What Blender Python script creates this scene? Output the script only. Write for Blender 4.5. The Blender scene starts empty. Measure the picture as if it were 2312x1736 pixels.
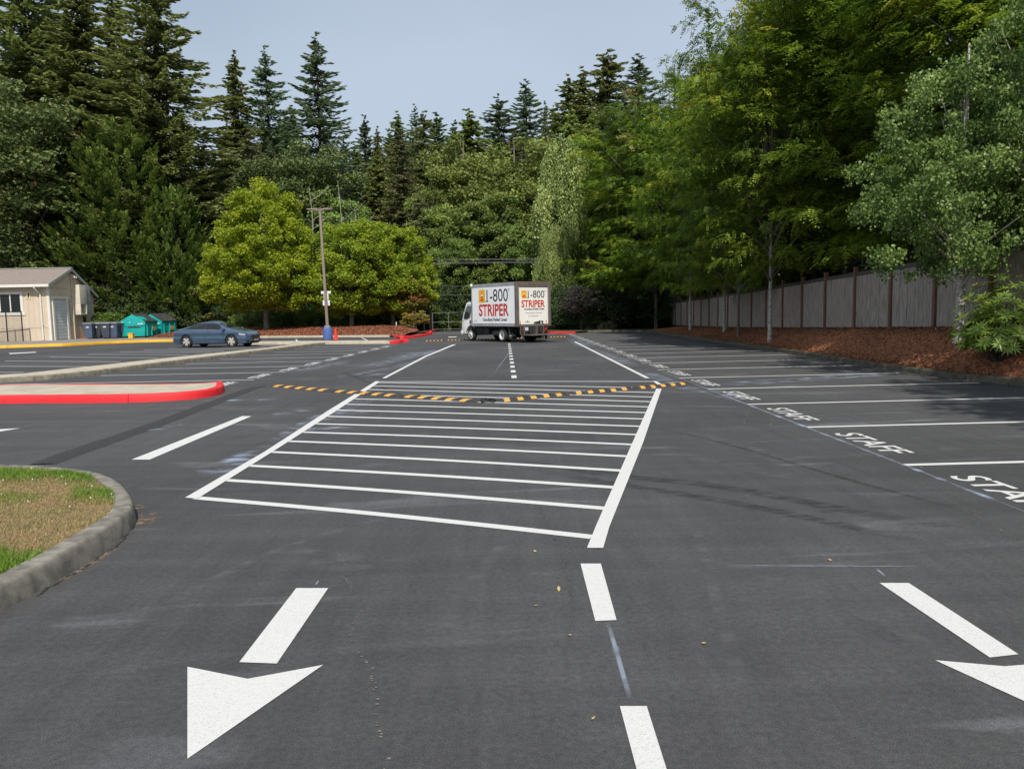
import bpy, bmesh, math, random
import numpy as np
from mathutils import Vector, Matrix
PI = math.pi
scene = bpy.context.scene
C = scene.collection
random.seed(7)
rng = np.random.default_rng(11)

# ---------------------------------------------------------------- camera model
F, CX, CY, HC = 1737.0, 1156.0, 868.0, 1.66
def nrm(v): v = np.array(v, float); return v/np.linalg.norm(v)
_down = nrm((0.02, 1.0, 165.26/F))
_f0 = nrm((1143-CX, 703-CY, F)); _fw = nrm(_f0-_down*np.dot(_f0, _down))
_rt = np.cross(_down, _fw)
Wc = np.array([_rt, _fw, -_down])            # camera coords (right, down, forward) -> world
def ray(px, py): return Wc @ np.array([px-CX, py-CY, F])
def P(px, py, z=0.0):
    r = ray(px, py); t = (z-HC)/r[2]
    return (r[0]*t, r[1]*t, z)
def G(px, py): p = P(px, py); return (p[0], p[1])
def proj(p):
    c = Wc.T @ (np.array(p, float)-np.array([0, 0, HC])); return (CX+F*c[0]/c[2], CY+F*c[1]/c[2])
def at(px, Y, py):                            # world x and z of the pixel at depth Y
    r = ray(px, py); t = Y/r[1]; return (r[0]*t, Y, HC+r[2]*t)

cam_d = bpy.data.cameras.new('camera'); cam = bpy.data.objects.new('camera', cam_d); C.objects.link(cam)
cam_d.sensor_width = 36; cam_d.lens = F/2312*36; cam_d.clip_end = 3000; cam_d.clip_start = 0.05
M = Matrix.Identity(4)
cr, cu, cb = Wc[:, 0], -Wc[:, 1], -Wc[:, 2]
for i in range(3): M[i][0], M[i][1], M[i][2] = cr[i], cu[i], cb[i]
M[2][3] = HC
cam.matrix_world = M
scene.camera = cam

# ---------------------------------------------------------------- light
AZ, EL = math.radians(7), math.radians(50)
sd = Vector((math.sin(AZ)*math.cos(EL), -math.cos(AZ)*math.cos(EL), math.sin(EL)))
sl = bpy.data.lights.new('sun', 'SUN'); sl.energy = 3.7; sl.angle = math.radians(0.6); sl.color = (1.0, .94, .85)
so = bpy.data.objects.new('sun', sl); C.objects.link(so); so.rotation_euler = sd.to_track_quat('Z', 'Y').to_euler()
w = bpy.data.worlds.new('World'); scene.world = w; w.use_nodes = True
nt = w.node_tree; bg = nt.nodes['Background']
sky = nt.nodes.new('ShaderNodeTexSky'); sky.sky_type = 'NISHITA'; sky.sun_disc = False
sky.sun_elevation = EL; sky.sun_rotation = math.atan2(sd.x, sd.y); sky.air_density = 1.0; sky.dust_density = 2.0
tc = nt.nodes.new('ShaderNodeTexCoord'); mp = nt.nodes.new('ShaderNodeMapping'); mp.inputs['Scale'].default_value = (1, 1, 2.2)
nz = nt.nodes.new('ShaderNodeTexNoise'); nz.inputs['Scale'].default_value = 1.1; nz.inputs['Detail'].default_value = 4
rp = nt.nodes.new('ShaderNodeValToRGB'); rp.color_ramp.elements[0].color = (3.85, 4.6, 5.6, 1); rp.color_ramp.elements[1].color = (4.95, 5.75, 6.75, 1)
rp.color_ramp.elements[0].position = .35; rp.color_ramp.elements[1].position = .65
mx = nt.nodes.new('ShaderNodeMix'); mx.data_type = 'RGBA'; mx.inputs[0].default_value = .8
nt.links.new(tc.outputs['Generated'], mp.inputs[0]); nt.links.new(mp.outputs[0], nz.inputs['Vector'])
nt.links.new(nz.outputs['Fac'], rp.inputs[0])
nt.links.new(sky.outputs[0], mx.inputs[6]); nt.links.new(rp.outputs[0], mx.inputs[7]); nt.links.new(mx.outputs[2], bg.inputs[0])
bg.inputs[1].default_value = 0.09
scene.view_settings.view_transform = 'Standard'; scene.view_settings.look = 'None'; scene.view_settings.exposure = 0.38
scene.render.engine = 'CYCLES'
scene.cycles.max_bounces = 6; scene.cycles.transparent_max_bounces = 12

# ---------------------------------------------------------------- materials
def newmat(name):
    m = bpy.data.materials.new(name); m.use_nodes = True
    return m, m.node_tree, m.node_tree.nodes['Principled BSDF']
def mat(name, c1, c2=None, scale=5, rough=.7, bump=0, bscale=None, metal=0, spec=.5, stretch=None, detail=6, coat=0, lo=.35, hi=.65):
    m, t, b = newmat(name)
    b.inputs['Roughness'].default_value = rough; b.inputs['Metallic'].default_value = metal
    b.inputs['Specular IOR Level'].default_value = spec; b.inputs['Coat Weight'].default_value = coat
    c2 = c2 or tuple(x*.86 for x in c1)
    tc = t.nodes.new('ShaderNodeTexCoord'); vec = tc.outputs['Object']
    if stretch:
        mp = t.nodes.new('ShaderNodeMapping'); mp.inputs['Scale'].default_value = stretch; t.links.new(vec, mp.inputs[0]); vec = mp.outputs[0]
    n = t.nodes.new('ShaderNodeTexNoise'); n.inputs['Scale'].default_value = scale; n.inputs['Detail'].default_value = detail
    t.links.new(vec, n.inputs['Vector'])
    r = t.nodes.new('ShaderNodeValToRGB'); e = r.color_ramp.elements
    e[0].color = (*c1, 1); e[1].color = (*c2, 1); e[0].position = lo; e[1].position = hi
    t.links.new(n.outputs['Fac'], r.inputs[0]); t.links.new(r.outputs[0], b.inputs['Base Color'])
    if bump:
        n2 = t.nodes.new('ShaderNodeTexNoise'); n2.inputs['Scale'].default_value = bscale or scale*4; n2.inputs['Detail'].default_value = 5
        t.links.new(vec, n2.inputs['Vector'])
        bp = t.nodes.new('ShaderNodeBump'); bp.inputs['Strength'].default_value = bump; bp.inputs['Distance'].default_value = .02
        t.links.new(n2.outputs['Fac'], bp.inputs['Height']); t.links.new(bp.outputs[0], b.inputs['Normal'])
    return m
def leafmat(name, c1, c2, c3=None, trans=.3, rough=.55, var=.16):
    m, t, b = newmat(name)
    at_ = t.nodes.new('ShaderNodeAttribute'); at_.attribute_name = 'tint'
    r = t.nodes.new('ShaderNodeValToRGB'); e = r.color_ramp.elements
    e[0].color = (*c1, 1); e[1].color = (*c2, 1)
    if c3: e[1].position = .9; x = e.new(1.0); x.color = (*c3, 1)
    t.links.new(at_.outputs['Fac'], r.inputs[0])
    oi = t.nodes.new('ShaderNodeObjectInfo'); mr = t.nodes.new('ShaderNodeMapRange')
    mr.inputs['To Min'].default_value = 1-var; mr.inputs['To Max'].default_value = 1+var
    t.links.new(oi.outputs['Random'], mr.inputs['Value'])
    hs = t.nodes.new('ShaderNodeHueSaturation'); t.links.new(r.outputs[0], hs.inputs['Color']); t.links.new(mr.outputs[0], hs.inputs['Value'])
    mr2 = t.nodes.new('ShaderNodeMapRange'); mr2.inputs['To Min'].default_value = .49; mr2.inputs['To Max'].default_value = .51
    t.links.new(oi.outputs['Random'], mr2.inputs['Value']); t.links.new(mr2.outputs[0], hs.inputs['Hue'])
    t.links.new(hs.outputs[0], b.inputs['Base Color']); b.inputs['Roughness'].default_value = rough; b.inputs['Specular IOR Level'].default_value = .3
    tr = t.nodes.new('ShaderNodeBsdfTranslucent'); t.links.new(hs.outputs[0], tr.inputs[0])
    ms = t.nodes.new('ShaderNodeMixShader'); ms.inputs[0].default_value = trans
    t.links.new(b.outputs[0], ms.inputs[1]); t.links.new(tr.outputs[0], ms.inputs[2])
    t.links.new(ms.outputs[0], t.nodes['Material Output'].inputs[0])
    return m
def glassmat(name, c=(.02, .025, .03), rough=.05):
    m, t, b = newmat(name); b.inputs['Base Color'].default_value = (*c, 1); b.inputs['Roughness'].default_value = rough
    b.inputs['Specular IOR Level'].default_value = 1.0; b.inputs['Coat Weight'].default_value = .5; b.inputs['Coat Roughness'].default_value = .02
    return m
def decalmat(name, col, scale=3, stretch=(1, 1, 1), amax=.6, lo=.4, hi=.7, rough=.8):
    # paint dust / rubber / dirt: strength from UV edge fade times noise
    m, t, b = newmat(name); b.inputs['Base Color'].default_value = (*col, 1); b.inputs['Roughness'].default_value = rough
    b.inputs['Specular IOR Level'].default_value = .2
    uv = t.nodes.new('ShaderNodeUVMap'); sp = t.nodes.new('ShaderNodeSeparateXYZ'); t.links.new(uv.outputs[0], sp.inputs[0])
    def tri(out):
        a = t.nodes.new('ShaderNodeMath'); a.operation = 'PINGPONG'; a.inputs[1].default_value = .5; t.links.new(out, a.inputs[0])
        r = t.nodes.new('ShaderNodeMapRange'); r.inputs['From Max'].default_value = .3; r.interpolation_type = 'SMOOTHSTEP'; t.links.new(a.outputs[0], r.inputs[0]); return r.outputs[0]
    a = t.nodes.new('ShaderNodeMath'); a.operation = 'MULTIPLY'; t.links.new(tri(sp.outputs[0]), a.inputs[0]); t.links.new(tri(sp.outputs[1]), a.inputs[1])
    tc = t.nodes.new('ShaderNodeTexCoord'); mp = t.nodes.new('ShaderNodeMapping'); mp.inputs['Scale'].default_value = stretch
    t.links.new(uv.outputs[0] if stretch == 'uv' else tc.outputs['Object'], mp.inputs[0])
    n = t.nodes.new('ShaderNodeTexNoise'); n.inputs['Scale'].default_value = scale; n.inputs['Detail'].default_value = 7; t.links.new(mp.outputs[0], n.inputs['Vector'])
    mr = t.nodes.new('ShaderNodeMapRange'); mr.inputs['From Min'].default_value = lo; mr.inputs['From Max'].default_value = hi; mr.inputs['To Max'].default_value = amax
    t.links.new(n.outputs['Fac'], mr.inputs['Value'])
    a2 = t.nodes.new('ShaderNodeMath'); a2.operation = 'MULTIPLY'; t.links.new(a.outputs[0], a2.inputs[0]); t.links.new(mr.outputs[0], a2.inputs[1])
    t.links.new(a2.outputs[0], b.inputs['Alpha'])
    return m

def asphalt_mat():
    m, t, b = newmat('asphalt'); L = t.links.new
    tc = t.nodes.new('ShaderNodeTexCoord')
    def noise(scale, st, det=6, rot=0, dist=0):
        mp = t.nodes.new('ShaderNodeMapping'); mp.inputs['Scale'].default_value = st; mp.inputs['Rotation'].default_value = (0, 0, rot); L(tc.outputs['Object'], mp.inputs[0])
        n = t.nodes.new('ShaderNodeTexNoise'); n.inputs['Scale'].default_value = scale; n.inputs['Detail'].default_value = det; n.inputs['Distortion'].default_value = dist
        L(mp.outputs[0], n.inputs['Vector']); return n.outputs['Fac']
    def rmp(v, a, bb, lo, hi):
        r = t.nodes.new('ShaderNodeMapRange'); r.inputs['From Min'].default_value = lo; r.inputs['From Max'].default_value = hi
        r.inputs['To Min'].default_value = a; r.inputs['To Max'].default_value = bb; L(v, r.inputs[0]); return r.outputs[0]
    def mul(a, bb):
        n = t.nodes.new('ShaderNodeMath'); n.operation = 'MULTIPLY'; L(a, n.inputs[0]); L(bb, n.inputs[1]); return n.outputs[0]
    big = rmp(noise(.22, (1, 1, 1), 5), .78, 1.22, .3, .7)
    st1 = rmp(noise(1.6, (.25, 2.2, 1), 7, .25, .6), .88, 1.12, .3, .7)       # broom-like squeegee strokes of the sealcoat
    st2 = rmp(noise(3.0, (2.0, .22, 1), 7, -.12, .8), .9, 1.1, .3, .7)
    sp = rmp(noise(160, (1, 1, 1), 2), .58, 1.42, .3, .7)
    sp2 = rmp(noise(30, (1, 1, 1), 4), .82, 1.2, .3, .7)
    v = mul(mul(mul(big, st1), mul(st2, sp)), sp2)
    # pale scuffs
    sc = rmp(noise(.9, (.35, 1.6, 1), 9, .1, 1.2), 0, 1, .6, .78)
    mixc = t.nodes.new('ShaderNodeMix'); mixc.data_type = 'RGBA'; mixc.inputs[6].default_value = (.056, .056, .0575, 1); mixc.inputs[7].default_value = (.125, .128, .14, 1); L(sc, mixc.inputs[0])
    vm = t.nodes.new('ShaderNodeVectorMath'); vm.operation = 'SCALE'; L(mixc.outputs[2], vm.inputs[0]); L(v, vm.inputs['Scale'])
    L(vm.outputs[0], b.inputs['Base Color']); b.inputs['Roughness'].default_value = .82; b.inputs['Specular IOR Level'].default_value = .35
    bp = t.nodes.new('ShaderNodeBump'); bp.inputs['Strength'].default_value = .5; bp.inputs['Distance'].default_value = .004
    L(noise(120, (1, 1, 1), 3), bp.inputs['Height']); L(bp.outputs[0], b.inputs['Normal'])
    return m

MT = {}
MT['asphalt'] = asphalt_mat()
MT['paint'] = mat('white_paint', (.61, .61, .60), (.42, .42, .415), scale=85, rough=.65, bump=.4, bscale=200, detail=12, lo=.52, hi=.80)
MT['concrete'] = mat('concrete', (.46, .41, .32), (.36, .32, .25), scale=3, rough=.9, bump=.4, bscale=60)
MT['kerbgrey'] = mat('kerb_concrete', (.27, .25, .21), (.13, .12, .105), scale=9, rough=.95, bump=.45, bscale=150, detail=12)
MT['mossy'] = mat('mossy_kerb', (.12, .11, .08), (.06, .05, .03), scale=5, rough=.95, bump=1.0, bscale=40, detail=10)
MT['red'] = mat('red_paint', (.72, .018, .026), (.48, .022, .026), scale=9, detail=12, lo=.48, hi=.8, rough=.6, bump=.3, bscale=90)
MT['yellowp'] = mat('yellow_paint', (.78, .42, .02), (.68, .36, .02), scale=2, rough=.6)
MT['mulch'] = mat('bark_mulch', (.42, .16, .07), (.16, .055, .03), scale=14, rough=.95, bump=1.0, bscale=30, detail=10)
MT['soil'] = mat('forest_floor', (.05, .045, .022), (.03, .045, .016), scale=.8, rough=1, bump=1, bscale=6)
MT['bark'] = mat('bark', (.10, .075, .055), (.05, .038, .03), scale=6, rough=.95, bump=1, stretch=(3, 3, .6))
MT['barkgrey'] = mat('grey_bark', (.22, .19, .16), (.11, .095, .08), scale=6, rough=.95, bump=1, stretch=(3, 3, .6))
MT['barkwhite'] = mat('birch_bark', (.50, .47, .42), (.16, .14, .12), scale=5, rough=.9, bump=.5, stretch=(1, 1, 4), lo=.5, hi=.68)
MT['black'] = mat('black_metal', (.012, .012, .013), rough=.5)
MT['rubber'] = mat('tyre_rubber', (.018, .018, .018), rough=.85)

# ---------------------------------------------------------------- object helpers
def tag(o, label=None, cat=None, group=None, kind=None):
    if label: o['label'] = label
    if cat: o['category'] = cat
    if group: o['group'] = group
    if kind: o['kind'] = kind
    return o
def empty(name, loc=(0, 0, 0), rz=0, label=None, cat=None, group=None):
    o = bpy.data.objects.new(name, None); C.objects.link(o); o.location = loc; o.rotation_euler = (0, 0, rz); o.empty_display_size = .2
    return tag(o, label, cat, group)
def link(name, me, parent=None, m=None):
    if m is not None:
        for x in (m if isinstance(m, (list, tuple)) else [m]): me.materials.append(x)
    o = bpy.data.objects.new(name, me); C.objects.link(o)
    if parent: o.parent = parent
    return o
def dup(root, loc=None, rz=None, scale=None, label=None, group=None):
    r = root.copy(); C.objects.link(r)
    if loc is not None: r.location = loc
    if rz is not None: r.rotation_euler = (0, 0, rz)
    if scale is not None: r.scale = scale if hasattr(scale, '__len__') else (scale,)*3
    if label: r['label'] = label
    if group: r['group'] = group
    for ch in list(root.children):
        c = ch.copy(); C.objects.link(c); c.parent = r
        for g in list(ch.children):
            d = g.copy(); C.objects.link(d); d.parent = c
    return r

class MB:
    """collects verts and faces for one mesh"""
    def __init__(s): s.v = []; s.f = []; s.mi = []; s.cur = 0
    def add(s, vs, fs):
        n = len(s.v); s.v += [tuple(map(float, p)) for p in vs]; s.f += [tuple(i+n for i in f) for f in fs]; s.mi += [s.cur]*len(fs); return s
    def box(s, x0, x1, y0, y1, z0, z1, M_=None):
        vs = [(x, y, z) for z in (z0, z1) for y in (y0, y1) for x in (x0, x1)]
        if M_ is not None: vs = [tuple(M_ @ Vector(p)) for p in vs]
        return s.add(vs, [(0, 2, 3, 1), (4, 5, 7, 6), (0, 1, 5, 4), (2, 6, 7, 3), (0, 4, 6, 2), (1, 3, 7, 5)])
    def prism(s, prof, a, b, axis='y'):
        """profile (u,v) list extruded from a to b; axis y: (u,-,v); x: (-,u,v); z: (u,v,-)"""
        n = len(prof)
        def mk(u, v, w_): return {'y': (u, w_, v), 'x': (w_, u, v), 'z': (u, v, w_)}[axis]
        vs = [mk(u, v, a) for u, v in prof]+[mk(u, v, b) for u, v in prof]
        return s.add(vs, [tuple(range(n)), tuple(range(2*n-1, n-1, -1))]+[(i, (i+1) % n, n+(i+1) % n, n+i) for i in range(n)])
    def cyl(s, c, r, h, axis='z', n=20, r2=None):
        r2 = r if r2 is None else r2
        vs = []
        for k, (rr, w_) in enumerate(((r, -h/2), (r2, h/2))):
            for i in range(n):
                a = 2*PI*i/n; u, v = rr*math.cos(a), rr*math.sin(a)
                q = {'z': (u, v, w_), 'y': (u, w_, v), 'x': (w_, u, v)}[axis]
                vs.append((c[0]+q[0], c[1]+q[1], c[2]+q[2]))
        return s.add(vs, [tuple(range(n)), tuple(range(2*n-1, n-1, -1))]+[(i, (i+1) % n, n+(i+1) % n, n+i) for i in range(n)])
    def tube(s, pts, rad, n=8):
        pts = [Vector(p) for p in pts]; rs = rad if hasattr(rad, '__len__') else [rad]*len(pts)
        vs = []; fs = []
        for i, p in enumerate(pts):
            d = (pts[min(i+1, len(pts)-1)]-pts[max(i-1, 0)])
            d = d.normalized() if d.length > 1e-9 else Vector((0, 0, 1))
            a = d.cross(Vector((0, 1, 0)) if abs(d.y) < .9 else Vector((1, 0, 0))).normalized(); b = d.cross(a)
            for k in range(n):
                t = 2*PI*k/n; vs.append(p+a*rs[i]*math.cos(t)+b*rs[i]*math.sin(t))
        for i in range(len(pts)-1):
            for k in range(n): fs.append((i*n+k, i*n+(k+1) % n, (i+1)*n+(k+1) % n, (i+1)*n+k))
        fs += [tuple(range(n))[::-1], tuple(range((len(pts)-1)*n, len(pts)*n))]
        return s.add(vs, fs)
    def build(s, name, m, parent=None, bevel=0, smooth=False, merge=False):
        me = bpy.data.meshes.new(name); me.from_pydata(s.v, [], s.f)
        bm = bmesh.new(); bm.from_mesh(me)
        for i, f in enumerate(bm.faces): f.material_index = s.mi[i] if i < len(s.mi) else 0
        if merge: bmesh.ops.remove_doubles(bm, verts=bm.verts, dist=1e-5)
        bmesh.ops.recalc_face_normals(bm, faces=bm.faces)
        if bevel: bmesh.ops.bevel(bm, geom=bm.edges[:], offset=bevel, segments=2, affect='EDGES', profile=.7, clamp_overlap=True)
        bm.to_mesh(me); bm.free()
        if smooth or bevel:
            for p in me.polygons: p.use_smooth = True
            me.set_sharp_from_angle(angle=math.radians(35))
        return link(name, me, parent, m)

def sheet(name, pts, z, m, parent=None, thick=0):
    """flat polygon (list of xy) at height z"""
    bm = bmesh.new(); vs = [bm.verts.new((p[0], p[1], z)) for p in pts]; f = bm.faces.new(vs); f.normal_update()
    if f.normal.z < 0: f.normal_flip()
    bmesh.ops.triangulate(bm, faces=bm.faces)
    me = bpy.data.meshes.new(name); bm.to_mesh(me); bm.free()
    return link(name, me, parent, m)
def multi_sheet(name, polys, z, m, parent=None):
    bm = bmesh.new()
    for pts in polys:
        f = bm.faces.new([bm.verts.new((p[0], p[1], z)) for p in pts]); f.normal_update()
        if f.normal.z < 0: f.normal_flip()
    bmesh.ops.triangulate(bm, faces=bm.faces)
    me = bpy.data.meshes.new(name); bm.to_mesh(me); bm.free()
    return link(name, me, parent, m)
def line_quad(a, b, w_):
    a, b = np.array(a[:2]), np.array(b[:2]); d = b-a; d = d/np.linalg.norm(d); n = np.array([-d[1], d[0]])*w_/2
    return [tuple(a-n), tuple(b-n), tuple(b+n), tuple(a+n)]
def resample(pts, step, smooth=0):
    pts = [np.array(p[:2], float) for p in pts]
    for _ in range(smooth):
        q = [pts[0]]
        for a, b in zip(pts[:-1], pts[1:]): q += [a*.75+b*.25, a*.25+b*.75]
        pts = q+[pts[-1]]
    seg = [np.linalg.norm(b-a) for a, b in zip(pts[:-1], pts[1:])]; L = np.concatenate([[0], np.cumsum(seg)])
    n = max(2, int(L[-1]/step)+1); t = np.linspace(0, L[-1], n); A = np.array(pts)
    return np.stack([np.interp(t, L, A[:, 0]), np.interp(t, L, A[:, 1])], 1)
def kerb(name, path, width, h, m, side=1, seg=3.0, smooth=1, step=.3, parent=None, wob=0.004, base=None):
    """path = outer foot; body lies to the left (side=1) or right (-1) of the path direction"""
    p = resample(path, step, smooth); n = len(p)
    d = np.gradient(p, axis=0); d /= np.linalg.norm(d, axis=1)[:, None]; nn = np.stack([-d[:, 1], d[:, 0]], 1)*side
    prof = [(0, -.02), (.012, h*.55), (.022, h-.025), (.03, h-.01), (.045, h), (width, h), (width, -.02)]
    mb = MB(); per = max(2, int(seg/step)); i0 = 0
    while i0 < n-1:
        i1 = min(n-1, i0+per)
        if n-1-i1 < 2: i1 = n-1
        rows = []
        for i in range(i0, i1+1):
            q = p[i].copy(); gap = .006
            if i == i0 and i0 > 0: q = q+d[i]*gap
            if i == i1 and i1 < n-1: q = q-d[i]*gap
            dz = random.uniform(-wob, wob)
            zb = base(q) if base else 0
            rows.append([(q[0]+nn[i][0]*o, q[1]+nn[i][1]*o, zb+z_+(dz if z_ > 0 else 0)) for o, z_ in prof])
        k = len(prof); vs = [v for r in rows for v in r]; fs = []
        for i in range(len(rows)-1):
            for j in range(k-1): fs.append((i*k+j, i*k+j+1, (i+1)*k+j+1, (i+1)*k+j))
        fs += [tuple(range(k)), tuple(range((len(rows)-1)*k, len(rows)*k))[::-1]]
        mb.add(vs, fs); i0 = i1
    o = mb.build(name, m, parent, smooth=True)
    inner = p+nn*(width-.01)
    return o, p, inner
def decal(name, path, width, m, z=.003, smooth=1, step=.5, taper=None):
    p = resample(path, step, smooth); n = len(p); d = np.gradient(p, axis=0); d /= np.linalg.norm(d, axis=1)[:, None]; nn = np.stack([-d[:, 1], d[:, 0]], 1)
    vs = []; uv = []
    for i in range(n):
        for j in range(3):
            o = (j-1)*width/2; vs.append((p[i][0]+nn[i][0]*o, p[i][1]+nn[i][1]*o, z)); uv.append((i/(n-1), j/2))
    fs = [(i*3+j, i*3+j+1, (i+1)*3+j+1, (i+1)*3+j) for i in range(n-1) for j in range(2)]
    me = bpy.data.meshes.new(name); me.from_pydata(vs, [], fs); u = me.uv_layers.new(name='UVMap')
    for l in me.loops: u.data[l.index].uv = uv[l.vertex_index]
    o = link(name, me, None, m); o['kind'] = 'structure'; o.visible_shadow = True
    return o
def text_mesh(body, size=1, bold=0, extrude=0, sx=1, shear=0, align='CENTER', space=1.0):
    cu = bpy.data.curves.new('t', 'FONT'); cu.body = body; cu.size = size; cu.offset = bold; cu.extrude = extrude; cu.shear = shear
    cu.align_x = align; cu.align_y = 'CENTER'; cu.resolution_u = 6; cu.space_character = space
    o = bpy.data.objects.new('t', cu); C.objects.link(o); bpy.context.view_layer.update()
    me = bpy.data.meshes.new_from_object(o.evaluated_get(bpy.context.evaluated_depsgraph_get()))
    bpy.data.objects.remove(o); bpy.data.curves.remove(cu)
    co = np.array([v.co[:] for v in me.vertices]); lo, hi = co.min(0), co.max(0)
    return me, lo, hi
def fit_text(name, body, wid, hei, m, origin, right, up, parent=None, bold=0, shear=0, extrude=0.002, lift=.004, z_fixed=None):
    """text scaled to wid x hei, centred at origin, in the plane right/up"""
    me, lo, hi = text_mesh(body, 1, bold, 0, shear=shear)
    r, u = Vector(right).normalized(), Vector(up).normalized(); n = r.cross(u)
    sx, sy = wid/(hi[0]-lo[0]), hei/(hi[1]-lo[1]); c = (lo+hi)/2
    for v in me.vertices:
        v.co = Vector(origin)+r*((v.co.x-c[0])*sx)+u*((v.co.y-c[1])*sy)+n*lift
    me.name = name
    return link(name, me, parent, m)

def leaves(name, c, d, n_, L, Wd, tint, m, parent=None, bend=0.0):
    """vectorised rhombic leaves: centres c, long axis d, normals n_, lengths L, widths Wd"""
    N = len(c); d = d/np.maximum(np.linalg.norm(d, axis=1), 1e-9)[:, None]
    s = np.cross(d, n_); s /= np.maximum(np.linalg.norm(s, axis=1), 1e-9)[:, None]
    L = np.broadcast_to(L, (N,))[:, None]; Wd = np.broadcast_to(Wd, (N,))[:, None]
    v = np.empty((N, 4, 3)); v[:, 0] = c-d*L/2; v[:, 1] = c+s*Wd/2-d*L*.08; v[:, 2] = c+d*L/2; v[:, 3] = c-s*Wd/2-d*L*.08
    me = bpy.data.meshes.new(name); me.vertices.add(N*4); me.vertices.foreach_set('co', v.reshape(-1).astype(np.float32))
    me.loops.add(N*4); me.loops.foreach_set('vertex_index', np.arange(N*4, dtype=np.int32))
    me.polygons.add(N); me.polygons.foreach_set('loop_start', np.arange(N, dtype=np.int32)*4)
    me.update(calc_edges=True)
    a = me.attributes.new('tint', 'FLOAT', 'FACE'); a.data.foreach_set('value', np.clip(tint, 0, 1).astype(np.float32))
    return link(name, me, parent, m)
def rdir(n): v = rng.normal(size=(n, 3)); return v/np.linalg.norm(v, axis=1)[:, None]
# ================================================================ SETTING
def Gl(l): return [G(*p) for p in l]
sheet('ground', [(-900, -300), (900, -300), (900, 1500), (-900, 1500)], -.06, MT['soil'])['kind'] = 'structure'
sheet('parking_lot', [(-75, -12), (14, -12), (14, 95), (-75, 95)], 0, MT['asphalt'])['kind'] = 'structure'
tag(bpy.data.objects['ground'], 'dark forest floor under the trees'); tag(bpy.data.objects['parking_lot'], 'freshly sealed dark grey asphalt parking lot')

def grid_mesh(name, xs, ys, zf, m, parent=None):
    nx, ny = len(xs), len(ys); X, Y = np.meshgrid(xs, ys); Z = zf(X, Y)
    v = np.stack([X, Y, Z], -1).reshape(-1, 3); fs = []
    for j in range(ny-1):
        for i in range(nx-1): a = j*nx+i; fs.append((a, a+1, a+nx+1, a+nx))
    me = bpy.data.meshes.new(name); me.from_pydata(v.tolist(), [], fs)
    for p in me.polygons: p.use_smooth = True
    return link(name, me, parent, m)
def wob(X, Y, s=1.0): return np.sin(X*1.3*s+Y*.7*s)*.5+np.sin(X*.6*s-Y*1.9*s+1.3)*.35+np.sin(X*3.1*s+Y*2.7*s)*.2

# wooded rise behind the lot
def hill(X, Y): return np.clip((Y-88)*.09, 0, 9)+np.clip((X-22)*.05, 0, 2)*0
grid_mesh('hillside', np.linspace(-160, 160, 60), np.linspace(86, 260, 40), lambda X, Y: hill(X, Y)-.03+wob(X, Y, .2)*.1, MT['soil'])['kind'] = 'structure'
def gz(x, y): return float(hill(np.array(x), np.array(y)))

# ---- right mulch bank with kerb
RK = [(10.35, -8), (10.35, 10)]+Gl([(2312, 870), (2170, 858.8), (2008, 835.6), (1800, 801), (1592, 770)])+[(9.9, 47), (10.1, 52), (9.6, 55), (8.3, 56.6), (6.0, 57.2)]
rk, rko, rki = kerb('kerb', RK, .16, .13, MT['mossy'], side=-1, step=.4, smooth=2, wob=.012); tag(rk, 'weathered mossy concrete kerb along the right mulch bank', 'kerb', kind='structure')
fy = np.array([-10, 5, 17, 28, 40, 58, 80]); fz = np.array([1.2, 1.15, 1.05, .79, .55, .3, .3]); fx = np.array([11.2, 11.2, 11.35, 11.45, 12.0, 12.9, 13.5])
kxs = rki[:, 0]; kys = rki[:, 1]
def bank(X, Y):
    kx = np.interp(Y, kys[:-8], kxs[:-8]); z1 = np.interp(Y, fy, fz); x1 = np.interp(Y, fy, fx)
    t = np.clip((X-kx)/(x1-kx-.15), 0, 1); t = t*t*(3-2*t)
    return .10+(z1-.10)*t+wob(X, Y, 1.6)*.03*np.clip((X-kx)*3, 0, 1)+np.clip(X-x1-2, 0, 40)*.02
def bank_mesh():
    ys = np.linspace(-8, 55, 220); us = np.concatenate([np.linspace(0, 3, 26), np.array([4, 6, 9, 14, 22, 40, 80])])
    vs = []; fs = []
    for y in ys:
        kx = float(np.interp(y, kys[:-8], kxs[:-8]))
        for u in us: vs.append((kx-.03+u, y, float(bank(np.array(kx+u), np.array(y)))))
    n = len(us)
    for j in range(len(ys)-1):
        for i in range(n-1): a = j*n+i; fs.append((a, a+1, a+n+1, a+n))
    me = bpy.data.meshes.new('mulch_bank'); me.from_pydata(vs, [], fs)
    for p in me.polygons: p.use_smooth = True
    o = link('mulch_bank', me, None, MT['mulch']); return tag(o, 'bank of red brown bark mulch below the wooden fence', kind='structure')
bank_mesh()
# far end bed (right of the gate)
fe = Gl([(1224, 753), (1300, 752.5)])+[(6.0, 57.2)]
k2, _, k2i = kerb('kerb', [(2.3, 66)]+fe[:1]+[fe[1]], .16, .14, MT['red'], side=-1, smooth=1); tag(k2, 'red painted kerb at the far end behind the truck', 'kerb', kind='structure')
sheet('planting_bed', [(2.4, 75), (2.4, 66), (fe[0][0]+.1, fe[0][1]+.14), (fe[1][0], fe[1][1]+.14), (6, 57.3), (8.4, 56.7), (10, 55), (11.3, 54.9), (40, 54.9), (40, 92), (2.4, 92)], .11, MT['soil'])['kind'] = 'structure'
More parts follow.
